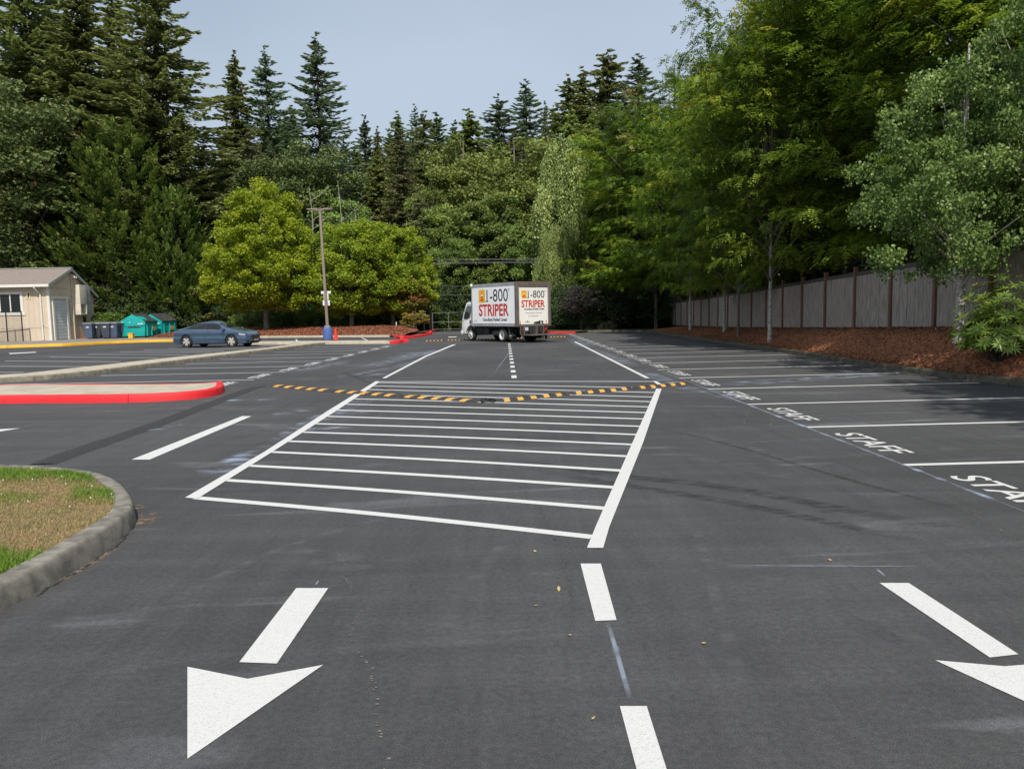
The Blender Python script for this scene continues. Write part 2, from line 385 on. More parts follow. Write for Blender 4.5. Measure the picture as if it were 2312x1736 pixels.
# ---- far left mulch bed
LB = [(-62, 61.5), (-30, 60.5)]+Gl([(600, 763), (740, 762), (880, 761.3)])
LR = Gl([(887, 762), (900, 765.5), (920, 764.3), (943.6, 762.2), (962, 759), (973, 756.5), (977, 753.5), (972, 751.5)])+[(-6.3, 70)]
k3, _, k3i = kerb('kerb', LB, .18, .15, MT['concrete'], side=1, smooth=0); tag(k3, 'pale concrete kerb along the far mulch bed', 'kerb', kind='structure')
k4, _, k4i = kerb('kerb', LR, .2, .17, MT['red'], side=1, smooth=2); tag(k4, 'red painted kerb curving toward the gate', 'kerb', kind='structure')
lb = np.array(LB+LR)
def lbz(X, Y):
    yk = np.interp(X, lb[:9, 0], lb[:9, 1]); t = np.clip((Y-yk)/7.5, 0, 1)
    e = np.clip((-6.6-X)/2.0, 0, 1)
    return .12+.55*t*t*(3-2*t)*e+wob(X, Y, 1.1)*.035
xs = np.concatenate([np.linspace(-62, -7.1, 150)]); 
def lbed():
    vs = []; fs = []; vv = np.linspace(0, 12, 30)
    for x in xs:
        yk = float(np.interp(x, lb[:9, 0], lb[:9, 1]))+.12
        for u in vv: vs.append((x, yk+u, float(lbz(np.array(x), np.array(yk+u)))))
    n = len(vv)
    for j in range(len(xs)-1):
        for i in range(n-1): a = j*n+i; fs.append((a, a+n, a+n+1, a+1))
    me = bpy.data.meshes.new('mulch_bed'); me.from_pydata(vs, [], fs)
    for p in me.polygons: p.use_smooth = True
    MT['mulchfar'] = mat('fresh_bark_mulch', (.27, .095, .05), (.13, .045, .025), scale=8, rough=.95, bump=1.0, bscale=14, detail=10)  # separate, darker mulch colour for the far bed
    return tag(link('mulch_bed', me, None, MT['mulchfar']), 'far bed of fresh red bark mulch under the maples', kind='structure')
lbed()
sheet('planting_bed', [p for p in [(-7.2, 62.5)]+[tuple(q) for q in k4i[::6]][8:]+[(-6.6, 72), (-7.2, 74)]], .13, MT['mulchfar'])['kind'] = 'structure'
sheet('undergrowth_floor', [(-75, 72), (-6.4, 72), (-6.4, 92), (-75, 92)], .1, MT['soil'])['kind'] = 'structure'

# ---- concrete walkway island between the stall rows
ISr = [(0, 865), (162.7, 854), (380, 824.4), (600, 796), (694, 783.2), (735, 778.5)]
right = [(-15.2, 19.2)]+Gl(ISr)
left = [P(px, py, .13)[:2] for px, py in [(708.5, 772.5), (600, 785.5), (352.6, 811), (194, 828.5), (54, 843.4), (0, 846.5)]]+[(-18, 22.5)]
isl, _, ii = kerb('walkway_kerb', right, .15, .14, mat('walkway_kerb', (.26, .23, .18), (.15, .13, .10), scale=6, rough=.95, bump=.8, bscale=40, detail=10), side=1, smooth=1)
tag(isl, 'grey kerb edge of the long concrete walkway', 'kerb', kind='structure')
xo = G(904, 775.2)
cross_y0 = xo[1]; 
poly = [tuple(q) for q in ii]+[tuple(q) for q in left]
sheet('walkway', poly, .137, MT['concrete'])['kind'] = 'structure'
tag(bpy.data.objects['walkway'], 'long raised pale concrete walkway between parking rows')
mb = MB(); A = Gl([(560, 778.8), (735, 777.6), (880, 776.4)]); 
cs = [(A[0][0], A[0][1]), A[1], A[2]]; back = [(A[2][0]+.05, A[2][1]+1.7), (A[1][0], A[1][1]+1.9), (A[0][0], A[0][1]+1.9)]
c1, _, _ = kerb('walkway_kerb', cs, .15, .14, MT['concrete'], side=1, smooth=0)
tag(c1, 'pale kerb of the cross strip beside the blue lamp base', 'kerb', kind='structure')
sheet('walkway', [(p[0], p[1]+.1) for p in cs]+back, .141, MT['concrete'])['kind'] = 'structure'
k6, _, _ = kerb('kerb', Gl([(880, 776.4), (904, 775.4)])+[(G(908, 773.5)[0], G(908, 773.5)[1]), (A[2][0]+.8, A[2][1]+1.8)], .3, .17, MT['red'], side=1, smooth=1); tag(k6, 'small red painted nose of the cross strip', 'kerb', kind='structure')

# ---- red kerbed island, left middle
RI = [(-22, 15.5)]+Gl([(0, 909.9), (271, 910.4), (406.8, 904.5), (470, 897.5), (500, 891), (509, 884.5)])+[P(505, 872.5, .0)[:2], P(476, 867.8, .13)[:2], P(300, 866.6, .16)[:2], P(0, 866.8, .16)[:2], (-22, 18.6)]
k5, k5o, k5i = kerb('kerb', RI, .17, .16, MT['red'], side=1, smooth=2, seg=3.6); tag(k5, 'bright red painted kerb of the rounded concrete island', 'kerb', kind='structure')
sheet('island_top', [tuple(q) for q in k5i], .157, MT['concrete'])['kind'] = 'structure'

# ---- grass island, lower left
GI = [P(px, py, .14)[:2] for px, py in [(-260, 1046), (0, 1048.5), (95, 1051), (190, 1059.7), (244, 1070.5), (283, 1092)]]+Gl([(309, 1162), (309, 1182), (287.5, 1208), (244, 1238), (162.7, 1292), (0, 1384), (-300, 1560)])
k7, k7o, k7i = kerb('kerb', GI, .16, .15, MT['kerbgrey'], side=-1, smooth=2, seg=2.4, step=.15, wob=.0015); tag(k7, 'rough grey concrete kerb around the grass island', 'kerb', kind='structure')
MT['turf'] = mat('dry_turf', (.24, .16, .09), (.10, .13, .035), scale=3.0, rough=1, bump=1, bscale=60, detail=9)
sheet('island_soil', [tuple(q) for q in k7i]+[(-9, 3.5), (-9, 9)], .135, MT['turf'])['kind'] = 'structure'
# grass blades
def inpoly(x, y, poly):
    poly = np.array(poly); r = np.zeros(len(x), bool); j = len(poly)-1
    for i in range(len(poly)):
        xi, yi = poly[i]; xj, yj = poly[j]
        c_ = ((yi > y) != (yj > y)) & (x < (xj-xi)*(y-yi)/(yj-yi+1e-12)+xi); r ^= c_; j = i
    return r
gp = [tuple(q) for q in k7i]; gp += [(-7, 4), (-7, 8)]
N = 150000; gx = rng.uniform(-5.6, -2.2, N); gy = rng.uniform(3.0, 8.6, N); ok = inpoly(gx, gy, gp); gx, gy = gx[ok], gy[ok]
gi = np.array([proj((x, y, .15)) for x, y in zip(gx, gy)]); u, v = gi[:, 0], gi[:, 1]
nzv = wob(gx*3, gy*3)*.5+wob(gx*9+2, gy*8)*.25+rng.normal(0, .25, len(gx))
green = np.clip(1-np.abs(v-1068)/22, 0, 1)*1.6+np.clip((v-1222)/25, 0, 1)*1.6+np.clip((u-110)/60, 0, 1)*np.clip(1-np.abs(v-1110)/45, 0, 1)*1.0+np.clip(1-np.abs(v-1118)/14, 0, 1)*np.clip((150-u)/80, 0, 1)*.8
gt = np.clip(green-.28+nzv*1.0, 0, 1)
keep = rng.random(len(gx)) < (.5+.5*gt); gx, gy, gt = gx[keep], gy[keep], gt[keep]; n = len(gx)
d = rng.normal(0, .55, (n, 3)); d[:, 2] = 1; Lh = (.018+.03*gt)*rng.uniform(.6, 1.5, n); d /= np.linalg.norm(d, axis=1)[:, None]
cc = np.stack([gx, gy, np.full(n, .135)], 1)+d*Lh[:, None]*.45
MT['grass'] = leafmat('grass_blades', (.42, .29, .15), (.15, .27, .03), trans=.35, var=0)
go = leaves('grass', cc, d, rdir(n), Lh*1.2, .0075, gt*.9+rng.random(n)*.15, MT['grass']); tag(go, 'patchy half dry grass and clover filling the kerbed island', 'grass', kind='stuff')
# clover heads
n = 70; m_ = rng.random((4000, 2))*[3.2, 4.5]+[-5.4, 3.5]; m_ = m_[inpoly(m_[:, 0], m_[:, 1], gp)][:n]; mb = MB()
for x, y in m_:
    if proj((x, y, .15))[1] < 1150: mb.cyl((x, y, .165), .006, .010, n=6)
tag(mb.build('clover_flowers', mat('clover', (.75, .68, .62), rough=.9)), 'tiny pale clover flowers scattered in the grass', 'flowers', kind='stuff')

# ---- yellow kerb and pad at the building
YK = [(-70, 52)]+Gl([(0, 786.5), (150, 781.5), (250, 776), (330, 772.8), (395, 771.6)])+[(-20, 59.5)]
k8, _, _ = kerb('kerb', YK, .3, .17, MT['yellowp'], side=1, smooth=0); tag(k8, 'bright yellow painted kerb below the building and bins', 'kerb', kind='structure')
sheet('pavement', [(p[0], p[1]+.25) for p in YK]+[(-20, 66), (-70, 66)], .15, mat('pad_concrete', (.25, .23, .2), (.18, .17, .15), scale=1.5, rough=.9))['kind'] = 'structure'

# ================================================================ PAINT
Z1 = .004
def mk(name, polys, label, group=None, m='paint', z=Z1):
    o = multi_sheet(name, polys, z, MT[m]); return tag(o, label, 'road marking', group, 'structure')
D = 1.0452
def dl(l): return [G(x*D, y*D) for x, y in l]
la = dl([(640, 1271), (709, 1271), (598, 1434), (517, 1431)]); lh = dl([(405, 1441), (535, 1467), (698, 1437), (405, 1640)])
mk('painted_arrow', [la, [lh[0], lh[1], lh[3]], [lh[1], lh[2], lh[3]]], 'large white arrow pointing toward the camera, left of the centre dashes')
ra = dl([(1900, 1260), (1963, 1260), (2200, 1414), (2138, 1421)])
w1 = dl([(2020, 1427)])[0]; e1 = dl([(2212, 1515)])[0]
cxm = .5*(la[0][0]+ra[1][0])
dv = np.array(e1)-np.array(w1); dv /= np.linalg.norm(dv); Ltip = math.dist(lh[2], lh[3]); tipR = np.array(w1)+dv*Ltip
nR = np.array(dl([(2170, 1440)])[0]); wR = nR+(nR-np.array(w1))*1.1+np.array([.05, .12])
mk('painted_arrow', [ra, [w1, tuple(nR), tuple(tipR)], [tuple(nR), tuple(wR), tuple(tipR)]], 'large white arrow cut off by the right edge of the photo')
mk('centre_dash', [dl([(1254, 1218), (1298, 1218), (1332, 1340), (1286, 1342)])], 'white centre dash just below the tip of the hatched area', 'white dashes of the near centre line')
mk('centre_dash', [dl([(1339, 1526), (1397, 1526), (1452, 1700), (1385, 1700)])], 'white centre dash running out of the bottom of the photo', 'white dashes of the near centre line')
mk('lane_dash', [Gl([(297, 1038), (337.7, 1038), (568.2, 939.8), (546.5, 939.8)])], 'single slanting white stripe between grass island and hatched area')
q1, q2, q3 = G(0, 971.5), G(46.7, 967), G(0, 987.8)
mk('painted_arrow', [[(q1[0]-.5, q1[1]), q2, (q3[0]-.7, q3[1]-.3)]], 'tip of a white arrow at the left edge of the photo below the red island')
mk('painted_arrow', [Gl([(20, 797.5), (80, 794.5), (83, 796), (22, 799.5)])], 'thin white arrow mark in front of the yellow kerb')
# hatched area
mk('hatch_border', [Gl([(417.7, 1124.8), (446, 1127), (614.5, 1021.5), (758, 929), (858.6, 862), (848.6, 861), (742, 927), (596, 1021.5)])], 'long slanting white left border of the hatched area', z=.0075)
mk('hatch_border', [Gl([(1482, 877.8), (1493.8, 878.3), (1452, 1000), (1376, 1190), (1361.9, 1238.6), (1325.3, 1238.6), (1345, 1190), (1428, 1000)]), Gl([(1474, 861), (1482, 861), (1499, 871), (1487, 871)])], 'wide white right border of the hatched area ending in a point', z=.0075)
bars = [((848, 862), (1478, 861.2)), ((852, 863.8), (1480, 876.5)), ((842, 871.5), (1482, 886.7)), ((828.8, 879.7), (1476, 896.7)), ((812, 890), (1470, 907.2)), ((800, 900.6), (1466, 919)),
        ((780, 912.8), (1459, 932)), ((758, 926), (1453, 946.2)), ((736, 940.3), (1446, 962.9)), ((712, 956.9), (1438, 981.6)), ((684, 975.9), (1430, 1004.1)), ((651, 996.3), (1419, 1030.7)),
        ((613, 1020.7), (1406, 1063)), ((560, 1051.6), (1390, 1101)), ((505, 1084), (1369, 1148.4)), ((444, 1124.4), (1336, 1212.7))]
for i, (a, b) in enumerate(bars):
    if i == 0: a, b = (850, 862), (1478, 861.5)
    pa, pb = np.array(G(*a)), np.array(G(*b)); pts = []
    for t in np.linspace(0, 1, 9):
        q = pa*(1-t)+pb*t; q[1] += .05*math.sin(t*PI)*(1 if i > 8 else .5); pts.append(q)
    nv_ = np.array([-(pb-pa)[1], (pb-pa)[0]])/np.linalg.norm(pb-pa)*.0525
    tag(mk('hatch_bar', [[tuple(q-nv_) for q in pts]+[tuple(q+nv_) for q in pts[::-1]]], 'white bar of the hatched area', 'bars of the hatched area'), 'one of the parallel white bars striping the hatched area')
# edge lines beyond
for poly, lb_ in ((Gl([(863, 853.8), (871, 854), (964, 805), (1030, 777.8), (1022, 778.2), (958, 804.5)]), 'solid white edge line left of the small centre dashes, beyond the hatching'),
                  (Gl([(1457, 853.9), (1467, 853.9), (1300, 771.5), (1295.5, 772)]), 'solid white edge line right of the small centre dashes, beyond the hatching')):
    mk('edge_line', [poly], lb_)
for i in range(13):
    Yc = 19.5+i*1.78*(1.0+.002*i)
    if Yc > 41: break
    x = G(1163, 849.9)[0]+(-.03-.004*i)
    mk('centre_dash', [[(x-.065, Yc-.42), (x+.065, Yc-.42), (x+.065, Yc+.42), (x-.065, Yc+.42)]], 'one of the row of small white dashes leading to the truck', 'small dashes leading to the truck')
# stall lines, right row
S0, SP = 7.79, 2.595
words = ['nearest', 'second', 'third', 'fourth', 'fifth', 'sixth', 'seventh']
for k in range(-2, 18):
    Y = S0+SP*k; x1 = float(np.interp(Y, rko[:, 1][:-12], rko[:, 0][:-12]))-(.25 if k > 2 else .9)
    a = (4.08, Y); b = (x1, Y+.02*(x1-4.05)+.02)
    tag(mk('stall_line', [line_quad(a, b, .10)], ''), 'one of the white stall lines running to the right mulch bank', None, 'stall lines of the right row')
    if k >= -1 or True:
        yc = Y+SP/2+.04
        me = fit_text('stall_word', 'STAFF', 1.40, .33, MT['paint'], (4.36, yc, 0), (0, -1, 0), (1, 0, 0), bold=.012, lift=Z1)
        lb_ = 'white word STAFF painted at the mouth of a right hand stall'
        if k == -1: lb_ = 'nearest white word STAFF, cut off by the right edge'
        if 0 <= k < 5: lb_ = ['largest fully visible', 'second', 'third', 'fourth', 'fifth'][k]+' white word STAFF counted up the right row' if k else 'largest white word STAFF that is wholly in the photo'
        tag(me, lb_, 'lettering', 'words STAFF along the right row', 'structure')
# left row
SP = 2.52
def xr_(Y): return -6.67+.044*(Y-20.2)
for k in range(0, 9):
    Y = 20.2+SP*k; r_ = np.array(right[1:]); xl = float(np.interp(Y, r_[:, 1], r_[:, 0]))+.35
    if Y < 19: continue
    tag(mk('stall_line', [line_quad((xl, Y+.1), (xr_(Y), Y), .10)], ''), 'one of the white stall lines between the walkway and left aisle', None, 'stall lines of the middle row')
for k in range(-1, 8):
    Y = 20.2+SP*k
    me = fit_text('stall_word', 'STAFF', 1.42, .34, MT['paint'], (xr_(Y)-.22, Y+SP/2, 0), (0, 1, 0), (-1, 0, 0), bold=.028, lift=Z1)
    tag(me, 'white word STAFF at the aisle end of a middle row stall', 'lettering', 'words STAFF along the middle row', 'structure')
# far left row
fl = [((-60, 841), (54, 840.7)), ((-40, 827), (200, 827.9)), ((10.8, 815), (272, 817)), ((111, 806.3), (356, 808)), ((198, 800), (424, 801.4)), ((271, 794.8), (478, 796)), ((325, 790.5), (506, 792.2)), ((380, 787), (566, 788)), ((425, 783.6), (600, 784.4)), ((465, 781), (640, 780.6))]
for a, b in fl:
    tag(mk('stall_line', [line_quad(G(*a), G(*b), .11)], ''), 'one of the white stall lines left of the walkway', None, 'stall lines of the left row')
for a, b in zip(fl[1:-2], fl[2:-1]):
    pa, pb = np.array(G(*a[0])), np.array(G(*b[0])); mid = (pa+pb)/2; dd = pb-pa
    me = fit_text('stall_word', 'STAFF', 1.5, .36, MT['paint'], (mid[0]+.3, mid[1], 0), (dd[0], dd[1], 0), (dd[1], -dd[0], 0), bold=.03, lift=Z1)
    me2 = me
    tag(me, 'white word STAFF at the end of a left row stall', 'lettering', 'words STAFF along the left row', 'structure')
mk('aisle_mark', [Gl([(666.5, 766.3), (670, 766.3), (673.5, 770), (669, 770)])], 'short white mark on the aisle left of the lamp post')
mk('aisle_mark', [Gl([(815, 762.6), (818, 762.6), (831, 768.6), (827, 768.8)])], 'slim slanting white mark on the aisle beyond the lamp post')
mk('aisle_mark', [line_quad(G(770+i*7.5, 768.8), G(774+i*7.5, 768.8), .15) for i in range(16)], 'dotted white line on the far aisle')
mk('aisle_mark', [Gl([(1012, 760.5), (1030, 760.2), (1032, 761.6), (1013, 762)])], 'short white mark left of the truck cab')
mk('gate_line', [line_quad(G(974, 752.8), G(1050, 752.6), .25)], 'pale line across the drive below the gate')
# thin chalk lines
MT['chalk'] = decalmat('chalk', (.42, .50, .62), scale=6, amax=.42, lo=.25, hi=.5)
MT['chalkb'] = decalmat('chalk_dust', (.42, .50, .66), scale=2.6, stretch=(1, 1.8, 1), amax=.62, lo=.47, hi=.74)
MT['tyre'] = decalmat('tyre_mark', (.030, .030, .030), scale=9, stretch=(.5, 1.6, 1), amax=.55, lo=.34, hi=.75)
MT['scuff'] = decalmat('pale_scuff', (.14, .14, .143), scale=4, stretch=(1, 2, 1), amax=.55, lo=.42, hi=.68)
MT['dirt'] = decalmat('sand', (.26, .18, .115), scale=16, amax=.9, lo=.42, hi=.66)
def dc(pts, wd, m, z=.0022, n='chalk_mark', sm=1, lab=None):
    o = decal(n, Gl(pts), wd, MT[m], z, sm); return tag(o, lab)
decal('chalk_line', [(4.06, 4), (4.06, 12), (4.06, 24)], .03, MT['chalk'], .0075, 0, 1)
decal('chalk_line', [(4.06, 3), (4.06, 9), (4.06, 16)], .09, MT['chalkb'], .0070, 0, 1)
dc([(1620, 1277), (2110, 1279)], .016, 'chalk', .003); dc([(1372, 1403), (1388, 1460), (1410, 1530), (1426, 1590)], .03, 'chalk', .003, sm=0)
dc([(1110, 851), (1160, 782)], .03, 'chalk', .003); dc([(1372, 1400), (1400, 1500)], .05, 'chalkb', .0026)
dc([(1978, 1284), (2000, 1302)], .02, 'chalk', .003); dc([(712, 1322), (720, 1310)], .015, 'chalk', .003)
dc([(750, 862), (990, 850)], .05, 'chalk', .003)
# blue white overspray beside lines
for pts, wd in (([(440, 1085), (560, 1030), (600, 1010)], .5), ([(600, 1015), (720, 945), (830, 900)], .55), ([(740, 935), (900, 925)], .5), ([(690, 970), (800, 965)], .5),
                ([(770, 905), (850, 905)], .6), ([(790, 838), (880, 815), (1000, 790)], 1.0), ([(800, 850), (900, 842)], .9), ([(640, 860), (830, 845), (1000, 800)], .5), ([(880, 812), (960, 795), (1010, 788)], 1.4),
                ([(1560, 872), (1640, 868), (1900, 850), (2100, 842)], 1.0), ([(1500, 872), (1600, 880), (1680, 905)], .7), ([(1440, 835), (1560, 880)], .6), ([(1330, 785), (1450, 835)], .8), ([(1290, 762), (1340, 788)], 1.3), ([(480, 905), (640, 900)], .6), ([(280, 985), (420, 955)], .3), ([(600, 940), (700, 925)], .5), ([(640, 845), (800, 812)], .8)):
    dc(pts, wd, 'chalkb', .0030+random.random()*.0006)
# tyre marks and streaks
for pts, wd, m_ in (([(1100, 1030), (1250, 1052), (1400, 1075), (1640, 1098), (1900, 1150), (2300, 1215)], .28, 'tyre'), ([(1150, 1050), (1400, 1095), (1640, 1130), (1900, 1185), (2200, 1250)], .22, 'tyre'),
                    ([(800, 835), (840, 850), (900, 862), (1000, 880)], .16, 'tyre'), ([(760, 835), (840, 866), (930, 900)], .16, 'tyre'),
                    ([(1845, 1155), (1870, 1145), (1905, 1153)], .12, 'tyre'), ([(1460, 960), (1640, 1000), (1900, 1080), (2320, 1190)], .1, 'tyre'), ([(1500, 1240), (1750, 1300), (2000, 1400), (2250, 1560)], .16, 'scuff'), ([(200, 1480), (500, 1290), (800, 1180), (1050, 1140)], .12, 'scuff'), ([(900, 1736), (960, 1500), (1080, 1290), (1200, 1160)], .14, 'scuff'), ([(1700, 1700), (1650, 1450), (1600, 1300), (1560, 1150)], .12, 'scuff'),
                    ([(1500, 960), (1700, 1020), (2000, 1100)], .5, 'scuff'), ([(1470, 1010), (1600, 1040), (1900, 1100)], .35, 'scuff'), ([(900, 1100), (1100, 1130)], .3, 'scuff'), ([(300, 950), (560, 905)], .4, 'scuff'),
                    ([(1850, 1420), (2100, 1500)], .25, 'scuff'), ([(1700, 900), (1900, 950), (2100, 960)], .5, 'scuff'), ([(450, 1000), (620, 960)], .35, 'scuff'),
                    ([(-50, 930), (200, 925), (420, 918)], .8, 'scuff'), ([(1000, 1010), (1300, 1040)], .4, 'scuff'), ([(560, 1230), (800, 1280), (1000, 1260)], .5, 'scuff')):
    dc(pts, wd, m_, .0012+random.random()*.0008, 'tyre_mark' if m_ == 'tyre' else 'scuff_mark')
dc([(300, 1168), (330, 1160), (362, 1158)], .16, 'dirt', .0024, 'sand_patch'); dc([(305, 1190), (322, 1178), (350, 1165)], .22, 'dirt', .0028, 'sand_patch'); dc([(300, 1140), (318, 1150)], .14, 'dirt', .0026, 'sand_patch')
dc([(110, 1330), (190, 1282), (280, 1228)], .07, 'dirt', .0028, 'sand_patch')
# mended seam: darker raised patch strip
MT['seam'] = mat('seam_asphalt', (.040, .040, .041), (.028, .028, .029), scale=20, rough=.95, bump=1, bscale=90)
seamp = resample(Gl([(95, 1049), (230, 1000), (350, 960), (470, 914), (560, 880), (588, 873)]), .3, 1)
mb = MB(); prof = [(-.17, 0.0005), (-.1, .008), (0, .012), (.1, .009), (.17, .0005)]
dd = np.gradient(seamp, axis=0); dd /= np.linalg.norm(dd, axis=1)[:, None]; vs = []
for i, q in enumerate(seamp):
    for o_, z_ in prof: jj = random.uniform(.9, 1.1); vs.append((q[0]-dd[i][1]*o_*jj, q[1]+dd[i][0]*o_*jj, z_+.001))
mb.add(vs, [(i*5+j, i*5+j+1, (i+1)*5+j+1, (i+1)*5+j) for i in range(len(seamp)-1) for j in range(4)])
tag(mb.build('asphalt_seam', MT['seam'], smooth=True), 'dark rough strip of newer asphalt beside the red island', kind='structure')
# crack with pale specks
def crack(pp, dens, size, nm, lab, m_, sm=2):
    cr_ = resample(Gl([(760, 1230), (790, 1330), (815, 1400), (800, 1440), (835, 1530), (850, 1600), (870, 1736)]) if pp is None else Gl(pp), .022, sm); mb = MB(); wx = 0
    for i, q in enumerate(cr_):
        s_ = random.uniform(.4, 1.2)*size; wx = wx*.9+random.gauss(0, .006); ox = wx+random.gauss(0, .003)
        if random.random() < dens: mb.add([(q[0]+ox-s_, q[1]-s_*.5, .003), (q[0]+ox+s_, q[1]-s_*.7, .003), (q[0]+ox+s_*.6, q[1]+s_, .003), (q[0]+ox-s_*.8, q[1]+s_*.6, .003)], [(0, 1, 2, 3)])
    tag(mb.build(nm, m_), lab, kind='structure')
CF = mat('crack_fill', (.19, .175, .15), (.09, .085, .08), scale=8, rough=1); DK = mat('dark_crack', (.02, .02, .02), rough=1)
crack(None, .55, .0075, 'asphalt_crack', 'thin crumbling crack right of the left arrow', CF)
crack([(2030, 1050), (2080, 1095), (2140, 1130), (2230, 1180), (2330, 1230)], .7, .007, 'asphalt_crack', 'faint pale crack below the nearest STAFF word', CF)
crack([(1690, 930), (1680, 955), (1740, 960), (1745, 935), (1720, 928)], .7, .012, 'asphalt_crack', 'faint pale square scratch beside the stall words', CF, 0)
crack([(1270, 1235), (1310, 1236), (1345, 1239)], .9, .008, 'asphalt_crack', 'short dark crack under the tip of the hatched area', DK)
crack([(1060, 1000), (1180, 1100), (1270, 1225), (1290, 1400)], .5, .005, 'asphalt_crack', 'hairline crack through the hatched area', DK)
crack([(300, 1180), (290, 1215), (240, 1245), (165, 1296), (80, 1345)], 1, .012, 'asphalt_crack', 'dark line along the foot of the grass island kerb', DK)  # plain dark line following the kerb foot
# small litter: leaves and pebbles
N = 900; px = np.concatenate([rng.uniform(1500, 2400, 650), rng.uniform(1200, 2312, 250)]); py = np.concatenate([rng.uniform(765, 900, 650), rng.uniform(880, 1736, 250)])
pts = np.array([G(a, b) for a, b in zip(px, py)]); kx = np.interp(pts[:, 1], rko[:, 1][:-12], rko[:, 0][:-12]); ok = (pts[:, 0] < kx-.02)
near = np.exp(-(kx-pts[:, 0])/.9); ok &= (rng.random(N) < np.where(np.arange(N) < 650, .12+near, .06))
pts = pts[ok]; n = len(pts)
e = 800; ky = rng.uniform(9, 52, e); kk = np.interp(ky, rko[:, 1][:-12], rko[:, 0][:-12])-np.abs(rng.normal(0, .10, e))-.02
pts = np.concatenate([pts, np.stack([kk, ky], 1)]); n = len(pts)
c3 = np.concatenate([pts, np.full((n, 1), .012)], 1); d = rdir(n); d[:, 2] *= .25; nn = rdir(n)*.5; nn[:, 2] += 1
MT['litter'] = leafmat('fallen_leaf', (.30, .15, .06), (.45, .36, .14), trans=0, var=0)
lo_ = leaves('fallen_leaves', c3, d, nn, rng.uniform(.018, .04, n), rng.uniform(.01, .022, n), rng.random(n), MT['litter']); tag(lo_, 'small dry leaves and chips scattered over the asphalt', 'leaves', kind='stuff')
# mulch chips
def chips(name, xy, zf, size, m, label):
    n = len(xy); z = zf(xy[:, 0], xy[:, 1]); c = np.stack([xy[:, 0], xy[:, 1], z+rng.uniform(0, .03, n)], 1)
    d = rdir(n); d[:, 2] *= .5; nn = rdir(n)*.8; nn[:, 2] += .8
    o = leaves(name, c, d, nn, rng.uniform(.6, 1.6, n)*size, rng.uniform(.25, .5, n)*size, rng.random(n)**1.5, m); return tag(o, label, 'mulch', kind='stuff')
MT['chips'] = leafmat('bark_chips', (.10, .036, .02), (.42, .19, .085), trans=0, var=0)
Y = rng.uniform(9, 54, 90000)**1.0; Y = 9+(Y-9)*rng.random(90000)**.7; kx = np.interp(Y, kys[:-8], kxs[:-8]); X = kx+.02+rng.random(90000)*2.6
chips('bark_chips', np.stack([X, Y], 1), bank, .075, MT['chips'], 'loose bark chips covering the right bank')
MT['chipsl'] = leafmat('fresh_bark_chips', (.12, .04, .022), (.42, .17, .09), trans=0, var=0)
X = rng.uniform(-32, -7.2, 30000); yk = np.interp(X, lb[:9, 0], lb[:9, 1]); Y = yk+.2+rng.random(30000)*7
chips('bark_chips', np.stack([X, Y], 1), lbz, .13, MT['chipsl'], 'loose fresh bark chips on the far bed')

# ================================================================ SPEED BUMPS
MT['bump'] = mat('black_rubber', (.03, .029, .03), (.045, .043, .044), scale=20, rough=.8, bump=.3)
MT['bumpy'] = mat('yellow_reflective', (.66, .35, .05), (.55, .28, .04), scale=12, rough=.55)
def bump(segs, label, nst=5, wd=.27, hh=.045):
    root = empty('speed_bump', (0, 0, 0), 0, label, 'speed bump')
    for a, b in segs:
        a, b = np.array(a), np.array(b); L = np.linalg.norm(b-a); d = (b-a)/L; nv = np.array([-d[1], d[0]])
        prof = [(-wd/2, 0), (-wd/2, .008), (-wd*.33, hh*.72), (-wd*.14, hh), (wd*.14, hh), (wd*.33, hh*.72), (wd/2, .008), (wd/2, 0)]
        mb = MB(); e_ = .04
        cuts = [0, e_, e_+.02]; n = nst; cell = (L-2*e_-.04)/n; sk = .0
        xs_ = [0, e_]; mi = [0]
        for i in range(n):
            x0 = e_+.02+i*cell; xs_ += [x0+cell*.26, x0+cell*.68]; mi += [0, 1]
        xs_ += [L-e_, L]; mi += [0, 0]
        rows = []
        for x in xs_:
            edge = (x <= .001 or x >= L-.001)
            rows.append([(*(a+d*(x+(o_*.45 if not (edge or x <= e_+.001 or x >= L-e_-.001) else 0))+nv*o_), (z_*(.25 if edge else 1))+.001) for o_, z_ in prof])
        k = len(prof); vs = [v for r in rows for v in r]
        for i in range(len(rows)-1):
            for j in range(k-1):
                mb.cur = 1 if (mi[i] == 1 and 1 <= j <= 5) else 0
                mb.add([], []); mb.f.append((i*k+j, i*k+j+1, (i+1)*k+j+1, (i+1)*k+j)); mb.mi.append(mb.cur)
        mb.v = vs; mb.f += [tuple(range(k)), tuple(range((len(rows)-1)*k, len(rows)*k))[::-1]]; mb.mi += [0, 0]
        # groove ribs
        mb.cur = 0
        for i in range(n):
            x0 = e_+.02+i*cell+cell*.86; c_ = a+d*x0
            Mx = Matrix(((d[0], nv[0], 0, c_[0]), (d[1], nv[1], 0, c_[1]), (0, 0, 1, 0), (0, 0, 0, 1))); mb.box(-.018, .018, -wd*.3, wd*.12, .03, hh+.008, Mx)
        mb.build('segment', [MT['bump'], MT['bumpy']], root)
    return root
bl = [G(619, 872), G(757, 884.5), G(911, 896), G(1085, 908)]; br = [G(1118, 908), G(1282.8, 891), G(1429.2, 878.5), G(1556.7, 866.5)]
def gapseg(pts): 
    out = []
    for a, b in zip(pts[:-1], pts[1:]):
        a, b = np.array(a), np.array(b); d = (b-a)/np.linalg.norm(b-a); out.append((a+d*.04, b-d*.04))
    return out
bump(gapseg(bl)+gapseg(br), 'near black and yellow rubber speed bump in a shallow V across the hatching')
